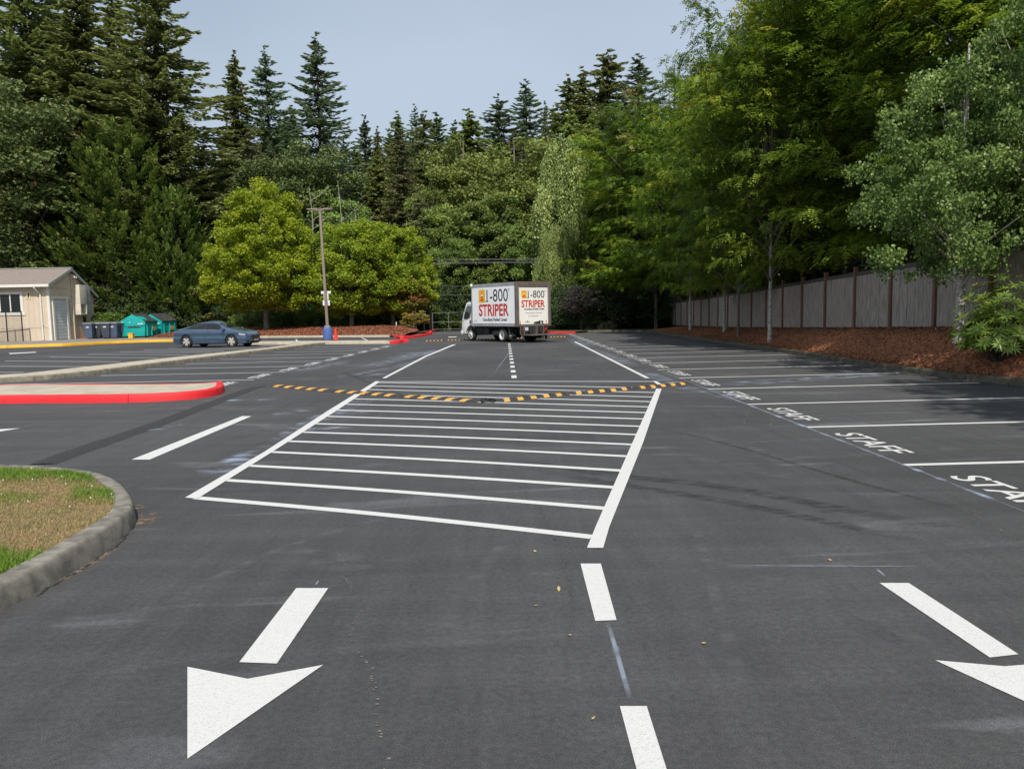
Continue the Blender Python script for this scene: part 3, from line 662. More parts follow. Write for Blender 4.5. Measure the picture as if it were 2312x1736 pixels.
cA, cB = G(1087, 908.3), G(1116, 908.3); cn = MB(); cn.tube([(cA[0], cA[1]+.1, .02), (cA[0]+.08, cA[1]+.02, .045), ((cA[0]+cB[0])/2, cA[1]+.07, .02), (cB[0]-.08, cB[1], .045), (cB[0], cB[1]+.1, .02)], .035, 8)
cn.tube([(cA[0], cA[1]-.05, .02), ((cA[0]+cB[0])/2, cA[1]-.0, .03), (cB[0], cB[1]-.06, .02)], .03, 8)
cn.build('connector', MT['black'], [o for o in bpy.data.objects if o.name == 'speed_bump'][0], smooth=True)
fa, fb = np.array(G(957, 770.6)), np.array(G(1282, 760.6)); n = 7
bump(gapseg([fa+(fb-fa)*i/n for i in range(n+1)]), 'far black and yellow speed bump running behind the truck', nst=5)
# ================================================================ BUILDING
def dimglass(n):
    m = glassmat(n, (.012, .014, .012), .08); b = m.node_tree.nodes['Principled BSDF']; b.inputs['Coat Weight'].default_value = 0; b.inputs['Specular IOR Level'].default_value = .45; return m
def building():
    root = empty('portable_building', (-34.5, 58.7, .15), 0, 'beige siding building with brown shingle roof and grey roll up door at the left edge', 'building')
    x1, y0 = 0.0, 0.0; zt = 4.35; D_ = 6.2; yr = 2.8; zr = 5.52; zb = 3.55; W = -16
    beige = mat('beige_siding', (.60, .50, .385), (.54, .45, .345), scale=1.2, rough=.85, bump=.0)
    t = beige.node_tree; b = t.nodes['Principled BSDF']      # vertical grooves of the panel siding
    tc = t.nodes.new('ShaderNodeTexCoord'); sx = t.nodes.new('ShaderNodeSeparateXYZ'); t.links.new(tc.outputs['Object'], sx.inputs[0])
    ad = t.nodes.new('ShaderNodeMath'); ad.operation = 'ADD'; t.links.new(sx.outputs[0], ad.inputs[0]); t.links.new(sx.outputs[1], ad.inputs[1])
    fr = t.nodes.new('ShaderNodeMath'); fr.operation = 'PINGPONG'; fr.inputs[1].default_value = .2; t.links.new(ad.outputs[0], fr.inputs[0])
    lt = t.nodes.new('ShaderNodeMapRange'); lt.inputs['From Max'].default_value = .012; t.links.new(fr.outputs[0], lt.inputs[0])
    bp = t.nodes.new('ShaderNodeBump'); bp.inputs['Distance'].default_value = .02; bp.inputs['Strength'].default_value = .8; t.links.new(lt.outputs[0], bp.inputs['Height']); t.links.new(bp.outputs[0], b.inputs['Normal'])
    trim = mat('white_trim', (.72, .70, .64), rough=.6); greyt = mat('grey_trim', (.36, .37, .36), rough=.6)
    tan = mat('tan_trim', (.60, .50, .36), rough=.7)
    mb = MB(); mb.prism([(0, 0), (D_, 0), (D_, zb), (yr, zr-.1), (0, zt)], W, 0, 'x'); mb.build('wall', beige, root)
    mb = MB(); mb.box(W, .02, -.012, .0, .95, .965); mb.box(.0, .012, .0, D_, 1.1, 1.115); mb.box(.0, .012, 0, 2.6, 3.95, 3.97); mb.build('siding_joint', mat('joint', (.22, .18, .14), rough=.9), root)
    ov = .45
    sl = (zr-zt)/yr; slb = (zr-zb)/(D_-yr)
    prof = [(-ov, zt-sl*ov+.10), (yr, zr+.08), (D_+.3, zb-slb*.3+.1), (D_+.3, zb-slb*.3+.02), (yr, zr-.02), (-ov, zt-sl*ov+.0)]
    shing = mat('shingles', (.27, .22, .19), (.18, .15, .13), scale=6, rough=.95, bump=1, bscale=20, stretch=(1, 3, 3), detail=10)
    r = MB().prism(prof, W, .28, 'x').build('roof', shing, root)
    MB().prism([(-ov-.03, zt-sl*ov-.12), (-ov-.03, zt-sl*ov+.1), (yr, zr+.09), (D_+.3, zb-slb*.3+.11), (D_+.3, zb-slb*.3-.1), (yr, zr-.14)], .285, .33, 'x').build('barge_board', greyt, r)
    MB().box(W, .36, -ov-.14, -ov-.01, zt-sl*ov-.14, zt-sl*ov+.06).build('gutter', trim, r, bevel=.01)
    MB().box(W, .35, yr-.12, yr+.12, zr+.075, zr+.13).build('ridge_cap', greyt, r)
    MB().box(-.16, .025, -.03, .0, 0, zt).build('corner_board', trim, root)
    MB().box(.0, .03, .0, .13, 0, zt).build('corner_board', trim, root)
    MB().box(.0, .03, D_-.12, D_, 0, zb).build('corner_board', tan, root)
    MB().tube([(-.75, -ov-.07, zt-.25), (-.75, -ov-.07, zt-.4), (-.6, -.08, zt-.85), (-.6, -.08, 2.0), (-.6, -.08, .05)], .055, 8).build('downspout', trim, root)
    MB().box(-.68, -.52, -.16, -.03, 1.15, 1.2).build('downspout_strap', trim, root)
    # window
    wx0, wx1, wz0, wz1 = -3.85, -1.95, 2.0, 3.72
    w_ = MB()
    for a in ((wx0-.02, wx1+.02, wz1-.2, wz1), (wx0-.1, wx1+.1, wz0-.05, wz0+.16), (wx0, wx0+.2, wz0+.16, wz1-.2), (wx1-.2, wx1, wz0+.16, wz1-.2), ((wx0+wx1)/2-.04, (wx0+wx1)/2+.04, wz0+.16, wz1-.2)): w_.box(a[0], a[1], -.06, -.0, a[2], a[3])
    wf = w_.build('window', trim, root)
    MB().box(wx0+.2, (wx0+wx1)/2-.04, -.03, -.01, wz0+.16, wz1-.2).build('pane', dimglass('window_glass'), wf)
    MB().box((wx0+wx1)/2+.04, wx1-.2, -.03, -.01, wz0+.16, wz1-.2).build('pane', MT_g, wf) if False else MB().box((wx0+wx1)/2+.04, wx1-.2, -.032, -.012, wz0+.16, wz1-.2).build('pane', wf.children[0].data.materials[0], wf)
    # letter sign
    s = MB().box(-1.72, -1.36, -.04, -.0, 3.15, 3.7).build('letter_plate', mat('cream_plate', (.72, .62, .36), rough=.6), root)
    fit_text('letter', 'J', .19, .38, MT['black'], (-1.54, -.04, 3.42), (1, 0, 0), (0, 0, 1), s, bold=.02)
    # roll up door on the gable wall
    dr = MB(); dz = 3.05
    for i in range(12): 
        z0 = .05+i*(dz-.1)/12; dr.prism([(.02, z0), (.045, z0+.03), (.045, z0+.2), (.02, z0+.235)], .5, 2.15, 'y')
    d_ = dr.build('roll_up_door', mat('grey_door', (.60, .63, .65), (.52, .55, .57), scale=2, rough=.6), root)
    j = MB(); j.box(0, .09, .3, .5, 0, dz+.1); j.box(0, .09, 2.15, 2.4, 0, dz+.1); j.box(0, .1, .25, 2.45, dz+.1, dz+.3); j.build('door_frame', trim, d_)
    for i in range(9): pass
    sg = MB().box(.01, .04, 2.62, 3.02, 1.35, 3.1).build('notice_board', mat('notice_board', (.55, .53, .48), (.12, .12, .12), scale=9, rough=.7, stretch=(1, 1, 6), lo=.5, hi=.56), root)
    MB().tube([(.06, 3.05, 0), (.06, 3.05, 5.2)], .05, 6).build('conduit', tan, root)
    lt_ = MB(); lt_.box(.02, .2, 3.1, 3.35, 4.95, 5.1); lt_.cyl((.25, 3.15, 4.9), .09, .16); lt_.cyl((.25, 3.4, 4.9), .09, .16); lt_.build('security_light', trim, root, bevel=.01)
    c_ = MB(); c_.box(0, .5, 3.35, 4.35, 2.75, 4.3); c_.box(0, .5, 3.35, 3.45, 2.0, 2.75); c_.box(0, .5, 4.2, 4.35, 2.0, 2.75); c_.box(0, .5, 3.35, 4.35, 1.92, 2.0); c_.box(0, .1, 3.45, 4.2, 2.0, 2.75)
    c_.build('meter_cabinet', mat('cream_cabinet', (.66, .61, .50), rough=.6), root, bevel=.008)
    c_ = MB(); c_.box(0, .4, 4.38, 5.1, 1.95, 4.2); c_.box(.4, .44, 4.45, 5.0, 2.9, 3.3); c_.box(.4, .42, 4.45, 5.03, 2.05, 2.8); c_.build('electrical_cabinet', mat('grey_cabinet', (.34, .37, .37), rough=.5), root, bevel=.008)
    MB().box(0, .15, 4.5, 4.7, 1.2, 1.75).build('conduit_box', MT['black'], root)
building()

# chain link in front of the building
def chainlink(name, a, b, h, z0, posts, label, cat='fence', sp=.07, wire=.0035, gap=False, r=.03):
    root = empty(name, (a[0], a[1], z0), math.atan2(b[1]-a[1], b[0]-a[0]), label, cat); L = math.dist(a, b)
    for x in posts: MB().tube([(x, 0, -.2), (x, 0, h+.05)], r, 7).build('post', MT['black'], root)
    MB().tube([(0, 0, h), (L, 0, h)], r*.7, 6).build('top_rail', MT['black'], root)
    mb = MB(); k = 0; x = -h
    while x < L:
        for s in (1, -1):
            a0, a1 = (x, x+h); za, zb_ = (0, h) if s > 0 else (h, 0)
            p0, p1 = a0, a1; z_0, z_1 = za, zb_
            if p0 < 0: z_0 = za+(zb_-za)*(-p0/h); p0 = 0
            if p1 > L: z_1 = zb_-(zb_-za)*((p1-L)/h); p1 = L
            if p1-p0 > .02:
                t = wire; mb.add([(p0, -t, z_0), (p0, t, z_0-t*.3), (p0, 0, z_0+t*1.6), (p1, -t, z_1), (p1, t, z_1-t*.3), (p1, 0, z_1+t*1.6)], [(0, 1, 4, 3), (1, 2, 5, 4), (2, 0, 3, 5)])
        x += sp
    me = bpy.data.meshes.new('wire_mesh'); me.from_pydata(mb.v, [], mb.f); link('wire_mesh', me, root, MT['wire'])
    return root
MT['wire'] = mat('black_wire', (.02, .02, .02), rough=.6)
MT['wiregal'] = mat('galvanised_wire', (.25, .24, .22), rough=.5, metal=.5)
pA = at(-160, 57.2, 774.5); pB = at(53, 57.6, 774.0)
L_ = math.dist(pA[:2], pB[:2]); chainlink('chainlink_fence', pA[:2], pB[:2], 2.2, .15, [L_, L_-1.1, L_-3.5, 0], 'dark chain link fence standing in front of the beige building', wire=.006, sp=.12, r=.045)
qA, qB = (-24.5, 68.6), (-6.4, 66.6)
L_ = math.dist(qA, qB); chainlink('chainlink_fence', qA, qB, 1.75, .6, [0, 2.6, 5.3, 8.3, 11.2, 14.2, L_], 'long black chain link fence behind the maple trees', sp=.14, wire=.005)

# ================================================================ BINS, DUMPSTERS
def bin_(loc, rz, col, label):
    root = empty('wheeled_bin', loc, rz, label, 'trash bin', 'wheeled bins beside the building')
    m = mat('bin_plastic', col, rough=.5)
    mb = MB(); b_, t_ = .25, .33; n = 5; vs = []
    lv = [(0.06, .22, .24), (.30, .26, .28), (.92, .33, .37), (.92, .36, .40), (.98, .36, .40)]
    for z, hx, hy in lv: vs += [(-hx, -hy, z), (hx, -hy, z), (hx, hy, z), (-hx, hy, z)]
    fs = [(0, 3, 2, 1)]
    for i in range(len(lv)-1):
        for k in range(4): fs.append((i*4+k, i*4+(k+1) % 4, i*4+4+(k+1) % 4, i*4+4+k))
    fs.append((16, 17, 18, 19)); mb.add(vs, fs); mb.build('body', m, root, bevel=.02)
    mb = MB(); mb.add([(-.38, -.42, .985), (.38, -.42, .985), (.38, .44, .985), (-.38, .44, .985), (-.32, -.36, 1.07), (.32, -.36, 1.07), (.32, .4, 1.09), (-.32, .4, 1.09)], [(0, 3, 2, 1), (4, 5, 6, 7), (0, 1, 5, 4), (1, 2, 6, 5), (2, 3, 7, 6), (3, 0, 4, 7)]); mb.build('lid', mat('bin_lid', (.16, .17, .18), rough=.4), root, bevel=.02)
    for s in (-1, 1): MB().cyl((s*.27, .27, .13), .13, .07, 'x', 16).build('wheel', MT['rubber'], root)
    MB().tube([(-.25, .46, .95), (-.25, .52, .97), (.25, .52, .97), (.25, .46, .95)], .02, 6).build('handle', MT['black'], root)
    MB().box(-.10, .10, -.365, -.345, .72, .82).build('sticker', mat('sticker', (.5, .52, .55), rough=.5), root)
    for s in (-1, 1): MB().box(s*.345-.012, s*.345+.012, -.06, .06, .25, .8).build('side_rib', MT['black'], root)
    return root
bx = [(206, 61.0, (.085, .12, .19), 'blue grey wheeled bin, nearest to the building door'), (222, 61.4, (.04, .05, .06), 'dark wheeled bin second from the building'), (243, 60.8, (.055, .065, .09), 'dark grey wheeled bin in the middle of the five'),
      (261, 61.0, (.075, .10, .16), 'blue grey wheeled bin fourth from the building'), (274, 61.6, (.045, .055, .07), 'dark wheeled bin standing right against the teal dumpster')]
for i, (px, Y, col, lb_) in enumerate(bx):
    x, _, _ = at(px, Y, 770); bin_((x, Y, .15), [-.1, .15, 0.05, -.05, .1][i], col, lb_).scale = (1.12, 1.0, 1.2)

def dumpster(loc, rz, label, lid_dent=0):
    root = empty('dumpster', loc, rz, label, 'dumpster', 'teal dumpsters')
    teal = mat('teal_paint', (.0, .36, .33), (.01, .26, .25), scale=2.5, rough=.5, bump=.2, hi=.8)
    # local: gabled end faces -y, length runs +y
    prof = [(-.92, .12), (.92, .12), (1.02, 1.25), (-.02, 1.86), (-1.08, 1.3)]
    MB().prism(prof, 0, 1.9, 'y').build('body', teal, root, bevel=.012)
    for b_ in ((-1.0, 1.0, -.05, -.001, .95, 1.02), (-.5, .7, -.06, -.001, .86, .94), (-1.06, -.98, -.04, 1.93, 1.2, 1.3), (.93, 1.06, .26, .34, .15, 1.2), (.93, 1.06, .91, .99, .15, 1.2), (.93, 1.06, 1.56, 1.64, .15, 1.2)):
        MB().box(*b_).build('rib', teal, root)
    rust = mat('dark_slot', (.03, .04, .04), (.10, .09, .06), scale=5, rough=.8)
    r = MB(); r.box(-.35, .6, -.075, -.061, .86, .93); r.build('fork_slot', rust, root)
    r = MB(); 
    for s in (0, 1):
        y0, y1 = .02+s*.95, .93+s*.95
        d0 = lid_dent*(1 if s == 0 else .3)
        n = 8
        for i in range(n):
            f0, f1 = i/n, (i+1)/n
            def pt(f, y): return (-.02+1.12*f, y, 1.90-.64*f-.12*d0*math.sin(f*PI)+(.02 if i % 2 else 0))
            r.add([pt(f0, y0), pt(f1, y0), pt(f1, y1), pt(f0, y1), *[(q[0], q[1], q[2]+.035) for q in (pt(f0, y0), pt(f1, y0), pt(f1, y1), pt(f0, y1))]], [(0, 3, 2, 1), (4, 5, 6, 7), (0, 1, 5, 4), (1, 2, 6, 5), (2, 3, 7, 6), (3, 0, 4, 7)])
        r.box(-.06, .02, y0, y1, 1.87, 1.94)
    r.build('lid', mat('black_lid', (.035, .033, .032), (.06, .058, .055), scale=3, rough=.7), root)
    t = mat('stencil_white', (.75, .78, .78), rough=.6)
    MB().box(.45, .62, -.058, -.052, 1.06, 1.14).build('label_patch', t, root); MB().box(.68, .85, -.058, -.052, 1.06, 1.14).build('label_patch', t, root); MB().cyl((-.2, -.06, 1.22), .045, .02, 'y', 12).build('label_patch', t, root)
    MB().box(1.03, 1.10, 1.0, 1.35, .55, .9).build('sticker', mat('yellow_sticker', (.6, .5, .08), (.08, .08, .08), scale=12, rough=.5), root)
    for x in (-.8, .8):
        for y in (.12, 1.75): MB().cyl((x, y, .07), .07, .05, 'x', 10).build('wheel', MT['rubber'], root)
    return root
x, _, _ = at(302, 61.3, 768); dumpster((x, 61.3, .15), math.radians(-4), 'teal dumpster with a dented black lid, beside the bins', 1)
x, _, _ = at(366, 61.5, 768); 
d2 = dumpster((x-1.9, 63.9, .15), math.radians(-14), 'teal dumpster nearest to the blue car', .1)
x, _, _ = at(297, 59.8, 766); b_ = empty('bollard', (x, 59.8, .15), 0, 'short yellow block standing in front of the teal dumpster', 'bollard')
MB().box(-.17, .17, -.15, .15, 0, .38).build('post', MT['yellowp'], b_, bevel=.02); MB().box(-.2, .2, -.18, .18, .38, .42).build('cap', MT['yellowp'], b_, bevel=.01)

# ================================================================ LAMP POST AND CONE
lx, ly = G(741, 771.4)
lamp = empty('street_lamp', (lx, ly, .14), 0, 'tall thin brown light pole with twin flat heads and round blue concrete base', 'street lamp')
MB().cyl((0, 0, .36), .295, .72, n=32).build('base', mat('blue_paint', (.085, .15, .42), (.07, .13, .36), scale=4, rough=.7, bump=.2), lamp, bevel=.015)
MB().box(-.16, .16, -.16, .16, .721, .86).build('base_plate', mat('grey_plate', (.25, .25, .24), rough=.6), lamp)
MT['pole'] = mat('brown_pole', (.25, .20, .17), (.21, .17, .145), scale=2, rough=.5)
lean = -.155
def lp(z): return lean*(z-.8)/7.0
mb = MB(); s = .08
for z, r_ in ((.86, .085), (8.0, .062)): mb.v += [(lp(z)-r_, -r_, z), (lp(z)+r_, -r_, z), (lp(z)+r_, r_, z), (lp(z)-r_, r_, z)]
mb.f = [(0, 3, 2, 1), (4, 5, 6, 7), (0, 1, 5, 4), (1, 2, 6, 5), (2, 3, 7, 6), (3, 0, 4, 7)]; mb.mi = [0]*6; mb.build('pole', MT['pole'], lamp, bevel=.01)
for s in (-1, 1):
    xt = lp(7.95)
    h = MB(); h.prism([(xt+s*.06, 7.86), (xt+s*.22, 7.88), (xt+s*.30, 7.92), (xt+s*.80, 7.97), (xt+s*.80, 8.01), (xt+s*.28, 8.03), (xt+s*.06, 7.98)], -.15, .15, 'y'); h = h.build('lamp_head', MT['pole'], lamp, bevel=.006)
    MB().prism([(xt+s*.34, 7.905), (xt+s*.76, 7.947), (xt+s*.76, 7.960), (xt+s*.34, 7.918)], -.12, .12, 'y').build('lens', mat('lens', (.5, .5, .48), rough=.3), h)
MB().box(lp(7.9)-.09, lp(7.9)+.09, -.09, .09, 8.0, 8.05).build('pole_cap', MT['pole'], lamp)
sw = mat('sign_back', (.74, .76, .78), (.68, .70, .72), scale=4, rough=.4)
for (w_, z0, z1, yy) in ((.6, 2.83, 2.99, .10), (.30, 2.44, 2.83, .10), (.44, 2.10, 2.42, .10)):
    MB().box(lp(2.6)-w_/2, lp(2.6)+w_/2, yy, yy+.012, z0, z1).build('sign_plate', sw, lamp, bevel=.004)
for z in (2.9, 2.25): MB().box(lp(z)-.1, lp(z)+.1, .085, .098, z-.02, z+.02).build('sign_bracket', MT['black'], lamp)
cx, cy = G(758.5, 771.6)
cone = empty('traffic_cone', (cx, cy, .14), 0, 'red orange traffic cone beside the blue lamp base', 'traffic cone')
oc = mat('cone_red', (.80, .045, .02), rough=.5)
MB().box(-.19, .19, -.19, .19, 0, .035).build('foot', oc, cone, bevel=.01)
MB().tube([(0, 0, .035), (0, 0, .06), (0, 0, .68), (0, 0, .72)], [.15, .135, .035, .03], 20).build('cone_body', oc, cone)

# ================================================================ BOX TRUCK
def truck():
    ang = math.radians(35.5); fwd = Vector((-math.sin(ang), math.cos(ang), 0))
    RL = Vector((.54, 40.5, 0)); left = Vector((-math.cos(ang), -math.sin(ang), 0))
    W = 2.30; org = RL-left*(W/2)
    root = empty('box_truck', org, math.atan2(fwd.y, fwd.x), 'white box truck with big red and black lettering, parked across the lot', 'box truck')
    # local x forward, y left
    white = mat('white_panel', (.86, .87, .88), (.80, .81, .82), scale=1.5, rough=.35, coat=.3)
    doorw = mat('white_door', (.80, .79, .75), (.74, .73, .69), scale=1.2, rough=.5)
    alu = mat('aluminium_rail', (.42, .43, .43), (.30, .31, .31), scale=3, rough=.45, metal=.3); frame = mat('rear_frame', (.15, .12, .105), (.10, .085, .075), scale=3, rough=.6)
    chassis = mat('chassis_black', (.02, .02, .021), (.03, .028, .025), scale=6, rough=.7)
    L, z0, z1 = 4.3, .86, 3.19; h = W/2
    box = MB().box(.06, L, -h+.03, h-.03, z0+.16, z1-.12).build('cargo_box', white, root)
    m = MB(); m.box(.12, L, h-.03, h, z0, z0+.17); m.box(.12, L, -h, -h+.03, z0, z0+.17); m.box(.1, L, -h+.03, h-.03, z0, z0+.05); m.build('bottom_rail', alu, box)
    m = MB(); m.box(.12, L, h-.04, h, z1-.13, z1); m.box(.12, L, -h, -h+.04, z1-.13, z1); m.box(.1, L, -h+.04, h-.04, z1-.06, z1-.01); m.build('top_rail', alu, box)
    MB().box(L-.06, L+.015, h-.05, h+.01, z0, z1).build('corner_post', alu, box); MB().box(L-.06, L+.015, -h-.01, -h+.05, z0, z1).build('corner_post', alu, box)
    MB().cyl((L-.02, h+.0, z1-.02), .07, .14, 'z', 12).build('corner_cap', white, box)
    m = MB(); m.box(-.0, .14, h-.17, h+.012, z0-.02, z1+.012); m.box(0, .14, -h-.012, -h+.17, z0-.02, z1+.012); m.box(.002, .139, -h+.17, h-.17, z1-.24, z1+.012); m.box(.002, .139, -h+.17, h-.17, z0-.02, z0+.10)
    m.build('rear_frame', frame, box, bevel=.008)
    # edge strips catching light
    m = MB(); m.box(-.012, .002, h-.175, h-.155, z0+.1, z1-.24); m.box(-.012, .002, -h+.155, -h+.175, z0+.1, z1-.24); m.build('door_track', alu, box)
    dm = MB(); n = 5; dz = (z1-.24-z0-.10)/n
    dm.box(.05, .09, -h+.17, h-.17, z0+.10, z1-.24)
    d = dm.build('roll_up_door', doorw, box)
    # lights on the frame
    redl = mat('marker_red', (.45, .03, .02), rough=.3)
    m = MB(); 
    for y in (-.08, 0, .08): m.cyl((-.01, y, z1-.1), .022, .02, 'x', 10)
    for s in (-1, 1): m.cyl((-.01, s*(h-.08), z1-.1), .025, .02, 'x', 10); m.cyl((.2, s*(h+.01), z0+.1), .03, .02, 'y', 10)
    m.build('marker_light', redl, box)
    # side lettering (left side, normal +y): reading right = -x when seen from +y side
    red = mat('lettering_red', (.55, .035, .03), rough=.4); navy = mat('lettering_navy', (.015, .018, .035), rough=.4); yel = mat('emblem_yellow', (.80, .48, .02), rough=.4); orng = mat('emblem_orange', (.72, .12, .02), rough=.4)
    def art(par, o, r, u, n_, S, zx, k):
        """o: centre of the layout; S scale horizontally, zx vertically"""
        o, r, u, n_ = Vector(o), Vector(r), Vector(u), Vector(n_)
        def q(a, b_, c_=0): return o+r*a*S+u*b_*zx+n_*c_
        # emblem: rounded yellow square with a cone
        pts = []; w2, h2, rr = .195, .30, .055
        for cxx, cyy, a0 in ((w2-rr, h2-rr, 0), (-w2+rr, h2-rr, 90), (-w2+rr, -h2+rr, 180), (w2-rr, -h2+rr, 270)):
            for a in range(0, 91, 15): t = math.radians(a0+a); pts.append((cxx+rr*math.cos(t), cyy+rr*math.sin(t)))
        ex, ey = -.67, .36
        def poly(ps, z_, mt, nm):
            me = bpy.data.meshes.new(nm); me.from_pydata([q(ex+a, ey+b_, z_) for a, b_ in ps], [], [tuple(range(len(ps)))]); return link(nm, me, par, mt)
        poly(pts, .004, yel, 'emblem')
        poly([(-.13, -.215), (.0, -.25), (.13, -.205), (.11, -.185), (-.11, -.185)], .006, orng, 'emblem'); poly([(-.085, -.19), (.085, -.19), (.022, .20), (-.022, .20)], .008, orng, 'emblem')
        poly([(-.055, .0), (.055, .0), (.040, .09), (-.040, .09)], .010, mat('emblem_white', (.8, .8, .8)), 'emblem')
        fit_text('lettering', '1-800', 1.22*S, .56*zx, navy, q(.22, .37), r, u, par, bold=.002)
        poly([(.215, -.27), (.385, -.27), (.385, -.225), (.215, -.225)], .004, navy, 'lettering')
        fit_text('lettering', 'O', .075*S, .11*zx, navy, q(.885, .60), r, u, par)
        fit_text('lettering', 'R', .03*S, .055*zx, navy, q(.885, .60), r, u, par)
        fit_text('lettering', 'STRIPER', 1.73*S, .56*zx, red, q(.0, -.35 if k else -.29), r, u, par, bold=.028)
        fit_text('lettering', 'Goodbye Faded Lines!', (1.48 if k else 1.40)*S, .19*zx, navy, q(.06, -.78 if k else -.74), r, u, par, bold=.03)
    art(box, (2.17, h-.03, 2.09), (-1, 0, 0), (0, 0, 1), (0, 1, 0), 1.66, 1.2, 0)
    m_ = mat('faint_text', (.30, .31, .33), rough=.5)
    fit_text('lettering', 'US DOT', .42, .05, m_, (3.98, h-.03, 1.18), (-1, 0, 0), (0, 0, 1), box); fit_text('lettering', 'WA', .3, .05, m_, (3.98, h-.03, 1.10), (-1, 0, 0), (0, 0, 1), box)
    art(d, (.05, 0, 2.28), (0, -1, 0), (0, 0, 1), (-1, 0, 0), .91, .69, 1)
    fit_text('lettering', 'Independently Owned', 1.15, .10, m_, (.05, 0, 1.545), (0, -1, 0), (0, 0, 1), d, bold=.01, shear=.25)
    fit_text('lettering', 'and Operated', .72, .10, m_, (.05, 0, 1.38), (0, -1, 0), (0, 0, 1), d, bold=.01, shear=.25)
    fit_text('lettering', 'SUMMIT', .36, .055, navy, (.05, .40, 1.07), (0, -1, 0), (0, 0, 1), d, bold=.02)
    me = bpy.data.meshes.new('emblem'); me.from_pydata([(.045, .45, 1.12), (.045, .36, 1.12), (.045, .405, 1.17)], [], [(0, 1, 2)]); link('emblem', me, d, navy)
    m = MB(); m.box(-.02, .05, -.35, -.12, 1.02, 1.09); m.box(-.02, .05, -.42, -.35, .99, 1.14); m.box(-.0, .05, -.12, .0, 1.03, 1.06); m.box(-.02, .05, -.62, -.50, 1.09, 1.12); m.box(-.02, .05, -.575, -.545, 1.0, 1.09); m.build('door_latch', MT['black'], d)
    m = MB(); m.box(.03, .049, .88, .91, 1.0, 1.14); m.box(.03, .049, -.86, -.83, 1.0, 1.14); m.build('reflector', redl, d)
    # chassis
    m = MB(); m.box(-.05, 5.3, .32, .42, .55, .80); m.box(-.05, 5.3, -.42, -.32, .55, .80)
    for x in (.2, .9, 2.0, 3.0, 3.8): m.box(x, x+.08, -.32, .32, .58, .76)
    for x in (.5, 1.4, 2.3, 3.2, 4.0): m.box(x, x+.07, -h+.1, h-.1, .78, z0)
    m.tube([(1.47, -.9, .37), (1.47, .9, .37)], .06, 8); m.tube([(1.47, 0, .2), (1.47, 0, .55)], .17, 10); m.tube([(4.69, -.85, .37), (4.69, .85, .37)], .05, 8)
    m.box(3.5, 4.3, -.9, -.4, .35, .75); m.build('chassis', chassis, root)
    tk = mat('tank_grey', (.16, .15, .13), rough=.5, metal=.4)
    MB().cyl((2.45, .62, .48), .16, .75, 'x', 16).build('fuel_tank', tk, root)
    m = MB(); m.box(2.95, 3.6, .45, .95, .42, .74); m.box(2.0, 3.9, .78, .82, .74, .82); m.build('battery_box', chassis, root, bevel=.01)
    m = MB(); m.box(3.7, 4.25, .5, .9, .40, .84); m.tube([(3.3, .9, .82), (3.5, .96, .6), (3.9, .92, .52), (4.15, .8, .7)], .03, 6); m.build('side_gear', chassis, root)
    # wheels
    rim = mat('white_rim', (.78, .78, .76), (.66, .66, .64), scale=8, rough=.45)
    def wheel(x, y, s, dual=False):
        R, wd = .375, .22
        w_ = empty('wheel', (x, y, R)); w_.parent = root
        tp = MB(); n = 36; prof = [(.23, -wd/2), (.33, -wd/2), (R-.01, -wd/2+.03), (R, -wd/2+.06), (R, wd/2-.06), (R-.01, wd/2-.03), (.33, wd/2), (.23, wd/2)]
        vs = [(r_*math.cos(2*PI*i/n), o_, r_*math.sin(2*PI*i/n)) for i in range(n) for r_, o_ in prof]; k = len(prof)
        fs = [(i*k+j, i*k+(j+1) % k, ((i+1) % n)*k+(j+1) % k, ((i+1) % n)*k+j) for i in range(n) for j in range(k)]
        tp.add(vs, fs)
        if dual: tp.add([(a, b_-s*.27, c_) for a, b_, c_ in vs], fs)
        tp.build('tyre', MT['rubber'], w_, smooth=True)
        rp_ = [(.245, wd/2-.005), (.22, wd/2-.0), (.19, wd/2-.10 if dual else wd/2-.03), (.10, wd/2-.14 if dual else wd/2-.005), (.085, wd/2-.05 if dual else wd/2+.04), (.0, wd/2-.04 if dual else wd/2+.05)]
        vs = [(r_*math.cos(2*PI*i/n), s*o_, r_*math.sin(2*PI*i/n)) for i in range(n) for r_, o_ in rp_]; k = len(rp_)
        MB().add(vs, [(i*k+j, i*k+j+1, ((i+1) % n)*k+j+1, ((i+1) % n)*k+j) for i in range(n) for j in range(k-1)]).build('rim', rim, w_, smooth=True)
        hub = MB()
        for i in range(6):
            a = i*PI/3; hub.cyl((.145*math.cos(a), s*(wd/2-(.11 if dual else .012)), .145*math.sin(a)), .026, .02, 'y', 10)
        hub.cyl((0, s*(wd/2+(-.02 if dual else .055)), 0), .06, .05, 'y', 14); hub.build('hub', chassis, w_)
    for s in (-1, 1): wheel(1.47, s*.98, s, True); wheel(4.69, s*.90, s)
    # mud flap, rear gear, lift platform
    m = MB(); m.box(.78, .80, .62, 1.12, .16, .84)
    fl = m.build('mud_flap', chassis, root)
    wt = mat('flap_white', (.6, .63, .66), rough=.6); fit_text('lettering', 'SUMMIT', .40, .075, wt, (.78, .87, .36), (0, -1, 0), (0, 0, 1), fl, bold=.03)
    me = bpy.data.meshes.new('emblem'); me.from_pydata([(.775, .93, .43), (.775, .83, .43), (.775, .88, .50)], [], [(0, 1, 2)]); link('emblem', me, fl, wt)
    MB().box(.78, .80, -1.12, -.62, .16, .84).build('mud_flap', chassis, root)
    m = MB(); m.box(-.12, .0, -.86, .86, .34, .44); m.box(-.06, .06, .80, .88, .40, .86); m.box(-.06, .06, -.88, -.80, .40, .86); m.box(0, .05, .05, .11, .44, .86); m.box(.02, .35, -.7, .75, .45, .84); m.build('bumper', chassis, root)
    m = MB()
